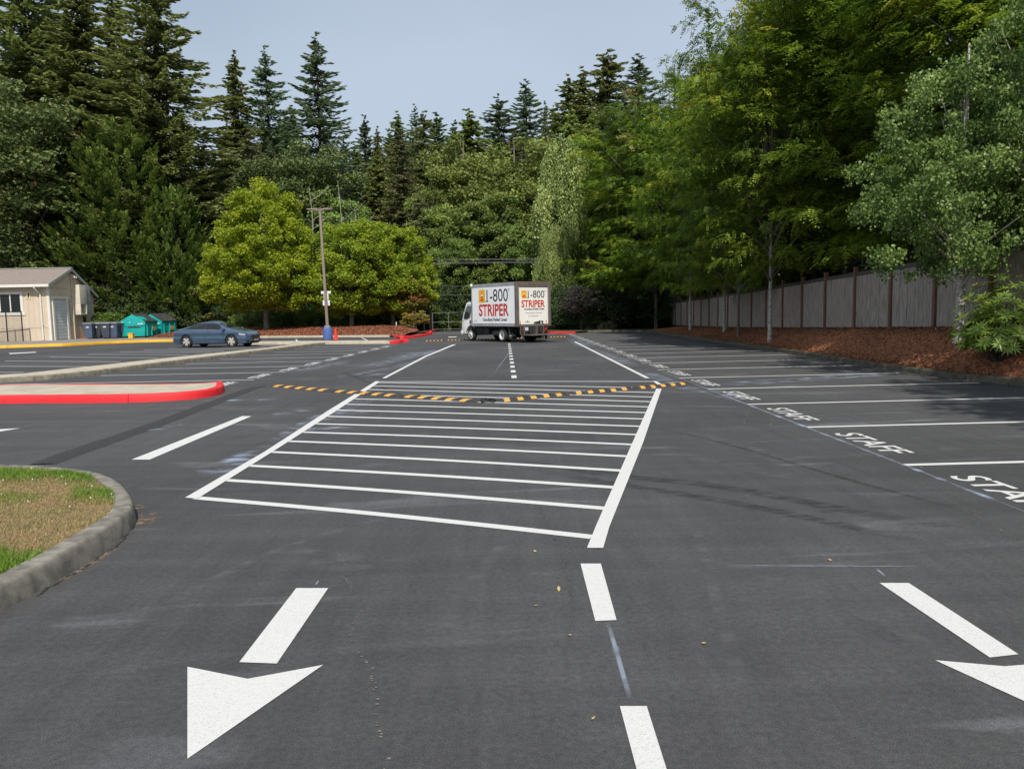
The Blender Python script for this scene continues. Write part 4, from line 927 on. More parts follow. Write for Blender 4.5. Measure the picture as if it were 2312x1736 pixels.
    for y in (.95, -.56): MB().box(-.08, -.04, y-.02, y+.02, .42, .99).build('lift_rail', frame, root)
    for y in (.73, -.11): MB().box(-.10, .10, y-.03, y+.03, .34, .86).build('lift_rail', frame, root)
    pl = MB(); pl.box(-.95, -.12, -1.1, .95, .385, .415); pl.box(-.95, -.12, -1.12, -1.09, .37, .43); pl.build('lift_platform', frame, root)
    m = MB(); 
    for z in (.18, .24, .30): m.box(-.10, -.02, -.72, .06, z, z+.035)
    m.box(-.12, 0, -.78, -.72, .14, .4); m.build('step', chassis, root)
    pt = MB().box(-.02, .0, .33, .66, .62, .80).build('licence_plate', mat('plate_blue', (.55, .68, .80), (.35, .5, .65), scale=10, rough=.4), root)
    for s in (-1, 1): MB().box(-.07, -.05, s*.72-.07, s*.72+.07, .62, .76).build('tail_light', redl, root)
    # cab
    cabm = mat('cab_white', (.78, .78, .77), rough=.25, coat=.6)
    ch = .98
    # side outline (x,z): front at large x
    out = [(4.42, .55), (4.42, 2.18), (4.50, 2.24), (5.10, 2.22), (5.30, 2.14), (5.52, 1.45), (5.62, 1.10), (5.64, .55)]
    wa = [(5.10, .55)]+[(4.69+.47*math.cos(t), .40+.47*math.sin(t)) for t in np.linspace(.33, PI-.33, 10)]+[(4.42, .55)]
    wa = [p for p in wa if p[0] > 4.42]
    n_in = [(4.42, .72)]+[(x_, z_) for x_, z_ in [(4.69+.47*math.cos(t), .40+.47*math.sin(t)) for t in np.linspace(PI-.75, .33, 12)] if x_ > 4.43]+[(5.16, .42), (5.66, .42), (5.66, 1.05), (5.55, 1.45), (5.30, 2.14), (5.12, 2.24), (4.52, 2.27), (4.42, 2.2)]
    sec = []  # taper roof inward
    vs = []; n = len(n_in)
    for s in (-1, 1):
        for x_, z_ in n_in: vs.append((x_, s*(ch-(max(0, z_-1.35)*.13)), z_))
    MB().add(vs, [tuple(range(n)), tuple(range(2*n-1, n-1, -1))]+[(i, (i+1) % n, n+(i+1) % n, n+i) for i in range(n)]).build('cab', cabm, root, bevel=.018)
    gl = glassmat('cab_glass', (.02, .03, .02))
    for s in (-1, 1):
        def y_(z_): return s*(ch-(max(0, z_-1.35)*.13)+.006)
        win = [(4.75, 1.42), (4.72, 2.02), (5.16, 2.02), (5.28, 1.90), (5.46, 1.38), (5.38, 1.27), (5.05, 1.30)]
        me = bpy.data.meshes.new('side_window'); me.from_pydata([(a, y_(b_), b_) for a, b_ in win], [], [tuple(range(len(win)))]); link('side_window', me, root, gl)
        g = MB()
        for a, b_ in (((4.66, 2.10), (4.64, .95)), ((4.64, 2.08), (5.2, 2.08)), ((4.66, .95), (4.8, .92))):
            g.tube([(a[0], y_(a[1])-.0, a[1]), (b_[0], y_(b_[1]), b_[1])], .007, 4)
        g.build('door_seam', MT['black'], root)
        MB().box(4.70, 4.80, s*(ch)+min(0, s*.02), s*(ch)+max(0, s*.02), 1.02, 1.20).build('door_handle', MT['black'], root)
        MB().tube([(5.40, s*(ch-.05), 1.75), (5.55, s*(ch+.22), 1.78), (5.55, s*(ch+.22), 1.25), (5.5, s*(ch-.02), 1.15)], .014, 6).build('mirror_arm', MT['black'], root)
        MB().box(5.50, 5.58, s*(ch+.24)-.10, s*(ch+.24)+.10, 1.25, 1.72).build('mirror', MT['black'], root, bevel=.02)
        MB().tube([(4.69+.48*math.cos(t), s*(ch+.005), .40+.48*math.sin(t)) for t in np.linspace(.2, PI-.75, 12)], .022, 6).build('wheel_arch', chassis, root)
        MB().box(5.50, 5.68, s*.62-.2, s*.62+.2, .72, .92).build('headlight', mat('headlamp', (.6, .62, .65), rough=.1), root, bevel=.02)
    vs = [(5.34, -.80, 2.10), (5.34, .80, 2.10), (5.575, .90, 1.42), (5.575, -.90, 1.42)]
    me = bpy.data.meshes.new('windscreen'); me.from_pydata([(a+.012, b_, c_) for a, b_, c_ in vs], [], [(0, 1, 2, 3)]); link('windscreen', me, root, gl)
    MB().box(5.60, 5.78, -1.0, 1.0, .38, .62).build('front_bumper', cabm, root, bevel=.04)
    m = MB(); m.box(4.32, 4.42, -.9, .9, .55, 1.95); m.box(4.43, 5.6, -.85, .85, .45, .7); m.build('cab_back', chassis, root)
truck()

# ================================================================ CAR
def car():
    ax = math.atan2(-.184, .983)
    root = empty('sedan', (-16.28, 43.45, 0), ax, 'blue grey four door sedan parked by the walkway', 'car'); root.scale = (.96, 1, 1)
    paint = mat('blue_grey_paint', (.075, .125, .20), (.07, .118, .19), scale=1, rough=.28, metal=.45, coat=1)
    dark = mat('dark_trim', (.015, .015, .017), rough=.5); gl = glassmat('car_glass', (.012, .015, .015), .05); gl.node_tree.nodes['Principled BSDF'].inputs['Coat Weight'].default_value = 0; gl.node_tree.nodes['Principled BSDF'].inputs['Specular IOR Level'].default_value = .5; chrome = mat('chrome', (.6, .6, .6), rough=.15, metal=1)
    I = np.interp
    xw = (-1.41, 1.42); R = .345; arch = .385
    topx = [-2.43, -2.38, -2.2, -1.95, -1.55, -1.15, -.7, -.2, .15, .45, .85, 1.25, 1.55, 1.9, 2.15, 2.30, 2.40, 2.44]
    topz = [.80, .93, 1.00, 1.03, 1.12, 1.29, 1.42, 1.475, 1.46, 1.41, 1.24, 1.03, .98, .93, .86, .76, .62, .50]
    belx = [-2.43, -2.2, -1.6, -.8, 0, .8, 1.3, 1.8, 2.15, 2.35, 2.44]; belz = [.74, .93, .985, .965, .945, .925, .915, .87, .78, .62, .48]
    widx = [-2.44, -2.36, -2.2, -1.8, -1.2, 0, 1.2, 1.7, 2.05, 2.25, 2.38, 2.44]; widy = [.60, .74, .84, .90, .92, .92, .92, .905, .86, .76, .62, .45]
    def ztop(x): return float(I(x, topx, topz))
    def zbel(x): return min(float(I(x, belx, belz)), ztop(x)-.008)
    def wid(x): return float(I(x, widx, widy))
    def zbot(x):
        z = .21+.06*max(0, (abs(x)-2.1)/.35)
        for c in xw:
            if abs(x-c) < arch: z = max(z, R+math.sqrt(max(0, arch*arch-(x-c)**2)))
        return z
    def green(x):    # how much greenhouse (0..1)
        return max(0, min(1, (ztop(x)-zbel(x))/.40))
    def pt(x, v):
        """v 0..1 lower side, 1..2 upper side, 2..3 roof to centre"""
        w_, zb, ze, zt_ = wid(x), zbot(x), zbel(x), ztop(x)
        if v <= 1:
            z = zb+(ze-zb)*v; a = (z-.21)/(ze-.21+1e-6)
            y = w_-.05*(1-min(1, a*2.2))**2-.018*max(0, a-.75)/.25+.012*math.exp(-((z-.80)/.05)**2)-.018*math.exp(-((z-.62)/.10)**2)-.02*math.exp(-((z-.36)/.06)**2)
            return (x, y, z)
        g = green(x); yr = w_-.02-.30*g-.04; zr = ze+(zt_-ze)*(.80 if g > .2 else .55)
        if v <= 2: t = v-1; return (x, (w_-.018)*(1-t)+yr*t+.03*math.sin(t*PI)*g, ze+(zr-ze)*t)
        t = v-2; return (x, yr*(1-t)**.0*(1-t), zr+(zt_-zr)*math.sin(t*PI/2)**.75)
    xs_ = sorted(set([round(x, 3) for x in list(np.linspace(-2.44, 2.44, 110))]+[c+s*arch*k for c in xw for s in (-1, 1) for k in (1, .995, .97, .9)]))
    vs_ = list(np.linspace(0, 1, 12))+list(np.linspace(1, 2, 8))[1:]+list(np.linspace(2, 3, 8))[1:]
    vv = []; nV = len(vs_)*2-1
    for x in xs_:
        r_ = [pt(x, v) for v in vs_]
        vv += [(a, b_, c_) for a, b_, c_ in r_]+[(a, -b_, c_) for a, b_, c_ in r_[:-1][::-1]]
    n = len(xs_); fs = [(i*nV+j, i*nV+j+1, (i+1)*nV+j+1, (i+1)*nV+j) for i in range(n-1) for j in range(nV-1)]
    fs += [tuple(range(nV))[::-1], tuple(range((n-1)*nV, n*nV))]
    body = MB().add(vv, fs).build('body', paint, root, smooth=True)
    for p in body.data.polygons: p.use_smooth = True
    def patch(name, m, fn, xa, xb, nx=20, nv=5, off=.006, both=True, par=None):
        """fn(x)-> (v0,v1) range"""
        o = None
        for s in ((1, -1) if both else (1,)):
            mb = MB(); v_ = []
            for i in range(nx+1):
                x = xa+(xb-xa)*i/nx; a, b_ = fn(x)
                for j in range(nv+1):
                    q = pt(x, a+(b_-a)*j/nv); v_.append((q[0], s*(q[1]+off), q[2]+off*.4))
            mb.add(v_, [(i*(nv+1)+j, i*(nv+1)+j+1, (i+1)*(nv+1)+j+1, (i+1)*(nv+1)+j) for i in range(nx) for j in range(nv)])
            o = mb.build(name, m, par or root, smooth=True)
        return o
    # side windows
    def sw_(x):
        lo = 1.10
        hi = min(1.93, 1+ .97*min(1, (x+1.72)/.62) if x < -1.1 else 1.93)
        if x > .50: hi = 1+max(.10, .95*(1.22-x)/.72)
        return lo, max(lo+.005, hi)
    patch('side_window', gl, sw_, -1.60, -.22, both=True); patch('side_window', gl, sw_, -.14, 1.02)
    patch('pillar', dark, sw_, -.22, -.14, nx=2, off=.008); patch('pillar', dark, sw_, -1.16, -1.13, nx=2, off=.009)
    patch('window_trim', chrome, lambda x: (1.03, 1.09), -1.62, 1.08, nv=1, off=.010)
    # windscreen and rear glass : in the centre band
    def ws(x, a, b_): return (2.0, 3.0)
    patch('windscreen', gl, lambda x: (1.98-.0*(x), 3.0), .52, 1.16, nx=14, nv=10, off=.008)
    patch('rear_window', gl, lambda x: (2.05, 3.0), -1.55, -.85, nx=10, nv=10, off=.008)
    def hl(name, m, xa, xb, z0, z1, off=.012, nx=8):
        def fn(x):
            zb, ze = zbot(x), zbel(x); return ((z0(x)-zb)/(ze-zb), (z1(x)-zb)/(ze-zb))
        return patch(name, m, fn, xa, xb, nx=nx, nv=3, off=off)
    hl('headlight', mat('headlamp_clear', (.75, .77, .8), rough=.08, metal=.5), 1.90, 2.22, lambda x: .66-.05*(x-1.9), lambda x: .78-.22*(x-1.9))
    hl('tail_light', mat('tail_red', (.45, .01, .02), rough=.15), -2.42, -2.12, lambda x: .78, lambda x: .78+.11*min(1, (-1.95-x)/.4), off=.01)
    for x0, x1 in ((-1.01, -.995), (-.20, -.185), (.98, .995)):
        hl('door_seam', dark, x0, x1, lambda x: .27, lambda x: zbel(x)-.005, off=.003, nx=1)
    hl('sill', dark, -.98, .98, lambda x: .215, lambda x: .245, off=.006)
    for x0 in (-.93, -.10):
        hl('door_handle', paint, x0, x0+.2, lambda x: .84, lambda x: .865, off=.03)
    # nose: grille, lower intake, plate
    for s in (1,):
        g = MB(); pr = [(-.46, .64), (.46, .64), (.40, .50), (.30, .44), (-.30, .44), (-.40, .50)]
        g.prism([(a, b_) for a, b_ in pr], 2.30, 2.462, 'x'); g.build('grille', dark, root, bevel=.01)
        MB().box(2.30, 2.458, -.56, .56, .26, .36).build('lower_grille', dark, root, bevel=.01)
        MB().box(2.455, 2.472, -.20, .20, .34, .44).build('licence_plate', mat('plate_white', (.6, .62, .62), rough=.4), root)
        MB().tube([(2.45, -.44, .62), (2.475, -.3, .47), (2.48, 0, .44), (2.475, .3, .47), (2.45, .44, .62)], .013, 6).build('grille_trim', chrome, root)
        MB().cyl((2.475, 0, .55), .05, .02, 'x', 16).build('badge', chrome, root)
    for s in (1, -1):
        MB().prism([(.88, .96), (1.08, .95), (1.10, 1.03), (1.02, 1.08), (.90, 1.06)], s*.90, s*1.09, 'y').build('mirror', paint, root, bevel=.02)
        hlb = MB().box(2.20, 2.36, s*.66-.1, s*.66+.1, .33, .38).build('fog_light', dark, root, bevel=.01)
    # wheels
    rimm = mat('alloy', (.62, .60, .55), rough=.35, metal=.25)
    for x in xw:
        for s in (1, -1):
            w_ = empty('wheel', (x, s*.80, R-.005)); w_.parent = root; wd = .215; n = 40
            prof = [(.23, -wd/2), (.33, -wd/2), (R, -wd/2+.03), (R, wd/2-.03), (.33, wd/2), (.235, wd/2)]; k = len(prof)
            v_ = [(r_*math.cos(2*PI*i/n), o_, r_*math.sin(2*PI*i/n)) for i in range(n) for r_, o_ in prof]
            MB().add(v_, [(i*k+j, i*k+(j+1) % k, ((i+1) % n)*k+(j+1) % k, ((i+1) % n)*k+j) for i in range(n) for j in range(k)]).build('tyre', MT['rubber'], w_, smooth=True)
            r = MB(); r.cyl((0, 0, 0), .235, .12, 'y', 30); r.cur = 0
            dk = r.build('brake_disc', dark, w_)
            r = MB()
            for i in range(10):
                a = 2*PI*i/10+(.09 if i % 2 else -.09); c_, s__ = math.cos(a), math.sin(a); nn_ = (-s__, c_)
                q = [(.04, .022), (.238, .030), (.238, -.030), (.04, -.022)]
                p4 = [(c_*u+nn_[0]*v, s__*u+nn_[1]*v) for u, v in q]
                r.add([(a_, s*(wd/2-.02), b_) for a_, b_ in p4]+[(a_, s*(wd/2-.055), b_) for a_, b_ in p4], [(0, 1, 2, 3), (7, 6, 5, 4), (0, 4, 5, 1), (1, 5, 6, 2), (2, 6, 7, 3), (3, 7, 4, 0)])
            pr = [(.252, wd/2-.002), (.252, wd/2-.04), (.232, wd/2-.04), (.232, wd/2-.006)]
            v_ = [(r_*math.cos(2*PI*i/n), s*o_, r_*math.sin(2*PI*i/n)) for i in range(n) for r_, o_ in pr]
            r.add(v_, [(i*4+j, i*4+(j+1) % 4, ((i+1) % n)*4+(j+1) % 4, ((i+1) % n)*4+j) for i in range(n) for j in range(4)])
            r.cyl((0, s*(wd/2-.03), 0), .05, .04, 'y', 16); r.build('rim', rimm, w_)
    u = MB(); u.box(-2.2, 2.25, -.66, .66, .19, .62); u.box(-.9, .9, -.84, .84, .19, .40); u.build('underbody', dark, root)
    # seats seen through the glass omitted by dark glass
car()

# ================================================================ WOODEN FENCE (right)
def wood_fence():
    root = empty('wooden_fence', (11.5, 28, .7), 0, 'long weathered grey board fence with red brown posts above the mulch bank', 'fence')
    def fxz(y): return float(np.interp(y, fy, fx)), float(np.interp(y, fy, fz))
    board = mat('weathered_boards', (.47, .41, .35), (.25, .21, .175), scale=5, rough=.95, bump=.8, bscale=30, stretch=(6, 6, .5), detail=10)
    postm = mat('red_brown_post', (.20, .10, .07), (.13, .075, .055), scale=4, rough=.9, bump=.4, stretch=(4, 4, .6)); railm = mat('fence_rail', (.10, .082, .072), (.06, .05, .045), scale=4, rough=.95, stretch=(.8, 4, 4))
    o = Vector((11.5, 28, .7)); step = 2.4; y = 6.0; H = 1.80; k = 0
    while y < 60:
        (xa, za), (xb, zb) = fxz(y), fxz(y+step)
        MB().box(xa-.075-o.x, xa+.055-o.x, y-.055-o.y, y+.055-o.y, za-.15-o.z, za+H+.22-o.z).build('post', postm, root, bevel=.006)
        b = MB(); nb = 16; wdt = (step-.12)/nb
        for i in range(nb):
            t0 = .06+i*wdt; yy = y+t0; x = xa+(xb-xa)*(t0/step)+random.uniform(-.006, .006); z = za+(zb-za)*t0/step+.06
            b.box(x-.012-o.x, x+.008-o.x, yy+.004-o.y, yy+wdt-.006+random.uniform(-.002, .002)-o.y, z+random.uniform(-.01, .01)-o.z, z+H-.12+random.uniform(-.004, .004)-o.z)
        b.build('board_panel', board, root)
        for zz in (H-.08, .35):
            r = MB()
            th = .055 if zz > 1 else .045
            r.add([(xa-.035-o.x, y+.056-o.y, za+zz-o.z), (xa-.035-o.x, y+.056-o.y, za+zz+th*2.2-o.z), (xb-.035-o.x, y+step-.056-o.y, zb+zz-o.z), (xb-.035-o.x, y+step-.056-o.y, zb+zz+th*2.2-o.z),
                   (xa+.045-o.x, y+.056-o.y, za+zz-o.z), (xa+.045-o.x, y+.056-o.y, za+zz+th*2.2-o.z), (xb+.045-o.x, y+step-.056-o.y, zb+zz-o.z), (xb+.045-o.x, y+step-.056-o.y, zb+zz+th*2.2-o.z)] if zz > 1 else
                  [(xa+.012-o.x, y+.056-o.y, za+zz-o.z), (xa+.012-o.x, y+.056-o.y, za+zz+.09-o.z), (xb+.012-o.x, y+step-.056-o.y, zb+zz-o.z), (xb+.012-o.x, y+step-.056-o.y, zb+zz+.09-o.z),
                   (xa+.05-o.x, y+.056-o.y, za+zz-o.z), (xa+.05-o.x, y+.056-o.y, za+zz+.09-o.z), (xb+.05-o.x, y+step-.056-o.y, zb+zz-o.z), (xb+.05-o.x, y+step-.056-o.y, zb+zz+.09-o.z)],
                  [(0, 1, 3, 2), (4, 6, 7, 5), (0, 4, 5, 1), (2, 3, 7, 6), (1, 5, 7, 3), (0, 2, 6, 4)])
            r.build('rail', railm, root)
        y += step; k += 1
    return root
wood_fence()

# ================================================================ GATE, WIRES, ROCKS
gA, gB = at(1003, 65, 751), at(1052, 65, 751)
def gate(x0, x1, Y, lab):
    root = empty('swing_gate', (x0, Y, 0), 0, lab, 'gate'); L = x1-x0; m = mat('gate_steel', (.22, .23, .24), rough=.4, metal=.3)
    f = MB()
    for z in (.25, .85, 1.65): f.tube([(0, 0, z), (L, 0, z)], .02, 6)
    for x in (0.02, L/2, L-.02): f.tube([(x, 0, .2), (x, 0, 1.67)], .028, 6)
    f.build('gate_frame', m, root)
    for x in (-.22, -.06): MB().tube([(x, .05, 0), (x, .05, 2.1)], .06, 8).build('gate_post', MT['black'], root)
    return root
g1 = at(977, 66, 751); g2 = at(1050, 66, 751); gate(g1[0], g2[0], 66, 'silver tube swing gate with black posts left of the truck')
ga = at(958, 64, 749)
pr_ = empty('small_sign', (ga[0], 64, .1), 0, 'small white sign on a thin post beside the black gate post', 'sign')
MB().tube([(0, 0, 0), (0, 0, 1.45)], .03, 6).build('sign_post', MT['wiregal'], pr_); MB().box(-.15, .15, -.035, -.02, 1.3, 1.5).build('sign_plate', sw, pr_)
gp2 = at(1243, 60, 750)
for i, (px_, hh) in enumerate(((1237, 1.55), (1244, 1.75))):
    q = at(px_, 61.5, 752); tag(MB().tube([(q[0], 61.5, 0), (q[0], 61.5, hh)], .06, 8).build('gate_post', MT['black']), ['thin', 'thicker'][i]+' black post seen just right of the truck tail', 'post')
st = at(889, 60.8, 748); s_ = tag(MB().tube([(st[0], 62, .1), (st[0]+.06, 62, 1.0)], .035, 6).build('marker_stake', sw), 'slim white marker stake in the mulch near the red kerb', 'stake')
wm = mat('cable', (.33, .34, .33), rough=.5)
for i, (ya, yb, xa, xb, lab) in enumerate(((586.5, 583.5, 900, 1240, 'topmost of the power cables above the truck'), (588.5, 586, 900, 1240, 'second power cable from the top above the truck'), (594.5, 590, 900, 1240, 'third power cable from the top above the truck'), (597, 592.5, 900, 1240, 'lowest of the four close power cables above the truck'), (646, 646.5, 935, 1070, 'single power cable left of the truck box top'), (667, 666.5, 935, 1070, 'low power cable at the height of the truck cab'))):
    a, b = at(xa, 69, ya), at(xb, 69, yb); pts = [Vector(a)*(1-t)+Vector(b)*t-Vector((0, 0, .25*math.sin(t*PI)*0)) for t in np.linspace(0, 1, 7)]
    tag(MB().tube(pts, .008, 5).build('power_cable', wm), lab, 'power cable', 'power cables')
def rock(px, py, Y, s, lab):
    bm = bmesh.new(); bmesh.ops.create_icosphere(bm, subdivisions=3, radius=1)
    for v in bm.verts:
        c = v.co.copy(); k = 1+.22*math.sin(c.x*3+px)+.16*math.sin(c.y*4+c.z*3+px*.3)+.08*math.sin(c.z*9+c.x*7); v.co = Vector((c.x*k*s[0], c.y*k*s[1], max(-.1, c.z*k)*s[2]))
    me = bpy.data.meshes.new('boulder'); bm.to_mesh(me); bm.free(); o = link('boulder', me, None, MT['rock']); q = at(px, Y, py); o.location = (q[0], Y, .12); tag(o, lab, 'boulder')
MT['rock'] = mat('rock', (.12, .095, .07), (.06, .05, .04), scale=3, rough=.95, bump=1, bscale=10)
rock(1369, 740, 59.5, (.62, .5, .75), 'large brown boulder under the trees at the end of the stalls'); rock(1336, 742, 60.2, (.5, .4, .55), 'smaller squarish boulder left of the large brown boulder')
# ================================================================ FOLIAGE
def jit(n, s): return rng.normal(0, s, n)
def conifer(H=25, R=4.5, base=.1, nwh=46, nb=7, dens=1.0, droop=.25, curl=.25, L0=.42, W0=.13, rag=.3, power=.8, tipw=.16, side=.34, up=0.0):
    c, d, nn, LL, tt = [], [], [], [], []; limbs = []
    for i in range(nwh):
        u = (i+.5)/nwh; z = H*(base+(1-base)*u**.95)
        r0 = R*(1-u)**power*(1+.0)+R*tipw*(1-u)*.3+.12
        az0 = rng.random()*6.28
        for b in range(nb):
            L = r0*rng.uniform(1-rag, 1+rag*.7); az = az0+b*6.283/nb+rng.normal(0, .25); zz = z+rng.normal(0, H/nwh*1.1)
            m = max(6, int(L*17*dens)); s = rng.random(m)**.75
            lat = rng.uniform(-1, 1, m)*side*L*(1.05-s)*.85; lat += np.sign(lat)*0
            o = np.array([math.cos(az), math.sin(az), 0]); p_ = np.array([-math.sin(az), math.cos(az), 0])
            hz = zz-droop*L*s+curl*L*s*s-np.abs(lat)*.22+up*L*s+rng.normal(0, .05, m)
            pos = o*(s*L)[:, None]+p_*lat[:, None]; pos[:, 2] = hz
            dd = o[None]*1.0+p_[None]*(np.sign(lat)*.9*np.abs(lat)/(np.abs(lat)+.12*L+.01))[:, None]; dd[:, 2] = -droop+2*curl*s+up-.18; dd += rng.normal(0, .18, (m, 3))
            n0 = np.tile([0, 0, 1.0], (m, 1))+rng.normal(0, .45, (m, 3))
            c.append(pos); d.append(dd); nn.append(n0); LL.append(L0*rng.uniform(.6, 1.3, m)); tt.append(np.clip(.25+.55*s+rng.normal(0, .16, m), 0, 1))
            if b % 2 == 0: limbs.append([(0, 0, zz), tuple(o*L*.5+np.array([0, 0, zz-droop*L*.5+curl*L*.25+up*L*.5])), tuple(o*L*.9+np.array([0, 0, zz-droop*L*.9+curl*L*.81+up*L*.9]))])
    c, d, nn, LL, tt = map(np.concatenate, (c, d, nn, LL, tt))
    return dict(c=c, d=d, n=nn, L=LL, W=LL*W0/L0*rng.uniform(.8, 1.3, len(LL)), t=tt, limbs=limbs, H=H)
def broad(H, lobes, ncl, nl, rc=(.7, 1.3), leaf=.2, flat=.6, hang=0.0, aspect=.75, updir=.6, shell=.55, stems=1, tscat=.18):
    """lobes: (x,y,z,rx,ry,rz)"""
    lobes = np.array(lobes, float); wts = (lobes[:, 3]*lobes[:, 4]*lobes[:, 5])**(2/3); wts /= wts.sum()
    idx = rng.choice(len(lobes), ncl, p=wts); v = rdir(ncl); rad = shell+(1-shell)*rng.random(ncl)**.5
    cl = lobes[idx, :3]+v*lobes[idx, 3:]*rad[:, None]; rr = rng.uniform(*rc, ncl); ctint = rng.normal(0, tscat, ncl)
    per = rng.choice(ncl, nl, p=rr**2/np.sum(rr**2)); q = rdir(nl)*(rng.random(nl)**.45)[:, None]
    q[:, 2] *= flat; pos = cl[per]+q*rr[per][:, None]
    if hang: pos[:, 2] -= hang*rr[per]*rng.random(nl)**2
    d = rdir(nl); d[:, 2] = d[:, 2]*.5-.35-hang; nn = rdir(nl)*.8+q*.5; nn[:, 2] += updir
    LL = leaf*rng.uniform(.6, 1.25, nl)
    t = np.clip(.45+ctint[per]+rng.normal(0, .16, nl)+q[:, 2]*.12, 0, 1)
    limbs = []
    for k in rng.choice(ncl, min(ncl, 46), replace=False):
        e = cl[k]; z0 = max(H*.12, min(e[2]*.6, e[2]-.5)); mid = np.array([e[0]*.45, e[1]*.45, z0+(e[2]-z0)*.5]); limbs.append([(0, 0, z0), tuple(mid), tuple(e)])
    return dict(c=pos, d=d, n=nn, L=LL, W=LL*aspect, t=t, limbs=limbs, H=H)
def fronds(H, lobes, ncl, nf, rc=(.9, 1.6), fl=.36, nleaf=11, lw=.035, ll=.055, flat=.35, shell=.6, up=.15, tscat=.2):
    """pinnate foliage in layered, outward reaching sprays"""
    lobes = np.array(lobes, float); wts = (lobes[:, 3]*lobes[:, 4]*lobes[:, 5])**(2/3); wts /= wts.sum()
    idx = rng.choice(len(lobes), ncl, p=wts); v = rdir(ncl); rad = shell+(1-shell)*rng.random(ncl)**.5
    cl = lobes[idx, :3]+v*lobes[idx, 3:]*rad[:, None]; outv = v.copy(); outv[:, 2] = outv[:, 2]*.3+up; rr = rng.uniform(*rc, ncl); ctint = rng.normal(0, tscat, ncl)
    per = rng.choice(ncl, nf); s = rng.uniform(-1, 1, nf); lat = rng.uniform(-1, 1, nf)*(1-np.abs(s)*.5)*.55
    o = outv[per]/np.linalg.norm(outv[per], axis=1)[:, None]; p_ = np.cross(o, [0, 0, 1.0]); p_ /= np.maximum(np.linalg.norm(p_, axis=1), .05)[:, None]
    pos = cl[per]+o*(s*rr[per])[:, None]+p_*(lat*rr[per])[:, None]; pos[:, 2] += rng.normal(0, flat, nf)*rr[per]*.5-s*s*.25*rr[per]
    fd = o*.7+p_*np.sign(lat)[:, None]*.7+rng.normal(0, .35, (nf, 3)); fd[:, 2] -= .35; fd /= np.linalg.norm(fd, axis=1)[:, None]
    sn = np.cross(fd, [0, 0, 1.0]+rng.normal(0, .22, (nf, 3))); sn /= np.linalg.norm(sn, axis=1)[:, None]; up_ = np.cross(sn, fd)
    ft = np.clip(.42+ctint[per]+rng.normal(0, .14, nf), 0, 1); fL = fl*rng.uniform(.7, 1.2, nf)
    c, d, nn, LL, tt = [], [], [], [], []
    for k in range(nleaf):
        s_ = (k//2+.5)/((nleaf+1)//2); sg = 1 if k % 2 else -1
        if k == nleaf-1: sg = 0; s_ = 1.0
        dd = fd*.35+sn*sg*.95 if sg else fd
        c.append(pos+fd*(fL*s_)[:, None]+sn*sg*ll*.5-up_*(fL*s_*s_*.25)[:, None]); d.append(dd); nn.append(up_+rng.normal(0, .25, (nf, 3))); LL.append(np.full(nf, ll)*rng.uniform(.8, 1.2, nf)); tt.append(ft+rng.normal(0, .05, nf))
    c, d, nn, LL, tt = map(np.concatenate, (c, d, nn, LL, tt)); limbs = []
    for k in rng.choice(ncl, min(ncl, 50), replace=False):
        e = cl[k]; z0 = max(H*.15, min(e[2]*.55, e[2]-.5)); mid = np.array([e[0]*.4, e[1]*.4, z0+(e[2]-z0)*.55]); limbs.append([(0, 0, z0), tuple(mid), tuple(e)])
    return dict(c=c, d=d, n=nn, L=LL, W=np.full(len(LL), lw), t=tt, limbs=limbs, H=H)
def strands(H, R, ns, per, leaf=.12, top=.97, spread=1.0, minL=1.5, maxL=5, zl=.12):
    """weeping foliage: hanging strands"""
    nc = 70; ca = rng.random(nc)*6.283; cz = .22+(top-.22)*rng.random(nc)**.8; cr2 = rng.uniform(.45, 1.15, nc); ci = rng.integers(0, nc, ns)
    a = ca[ci]+rng.normal(0, .22, ns); z0 = H*np.clip(cz[ci]+rng.normal(0, .02, ns), .2, top); u = z0/H; r = R*cr2[ci]*rng.uniform(.75, 1.1, ns)*np.clip(1.15*(1-u)**.36, .05, 1)
    Ls = rng.uniform(minL, maxL, ns); Ls = np.minimum(Ls, z0-H*zl); c, d, t = [], [], []; ct = rng.normal(-.08, .27, nc)[ci]+rng.normal(0, .1, ns)
    for k in range(per):
        s = (k+rng.random(ns))/per; pos = np.stack([np.cos(a)*(r+.25*np.sin(s*2)), np.sin(a)*(r+.25*np.sin(s*2)), z0-Ls*s], 1)+rng.normal(0, .09, (ns, 3)); c.append(pos)
        dd = rng.normal(0, .4, (ns, 3)); dd[:, 2] = -1; d.append(dd); t.append(np.clip(.5+ct+rng.normal(0, .15, ns), 0, 1))
    c, d, t = map(np.concatenate, (c, d, t)); limbs = []
    for k in rng.choice(ns, 40, replace=False): limbs.append([(0, 0, z0[k]*.85), (math.cos(a[k])*r[k]*.6, math.sin(a[k])*r[k]*.6, z0[k]*.97), (math.cos(a[k])*r[k], math.sin(a[k])*r[k], z0[k])])
    n = len(c); LL = leaf*rng.uniform(.6, 1.3, n); return dict(c=c, d=d, n=rdir(n), L=LL, W=LL*.55, t=t, limbs=limbs, H=H)
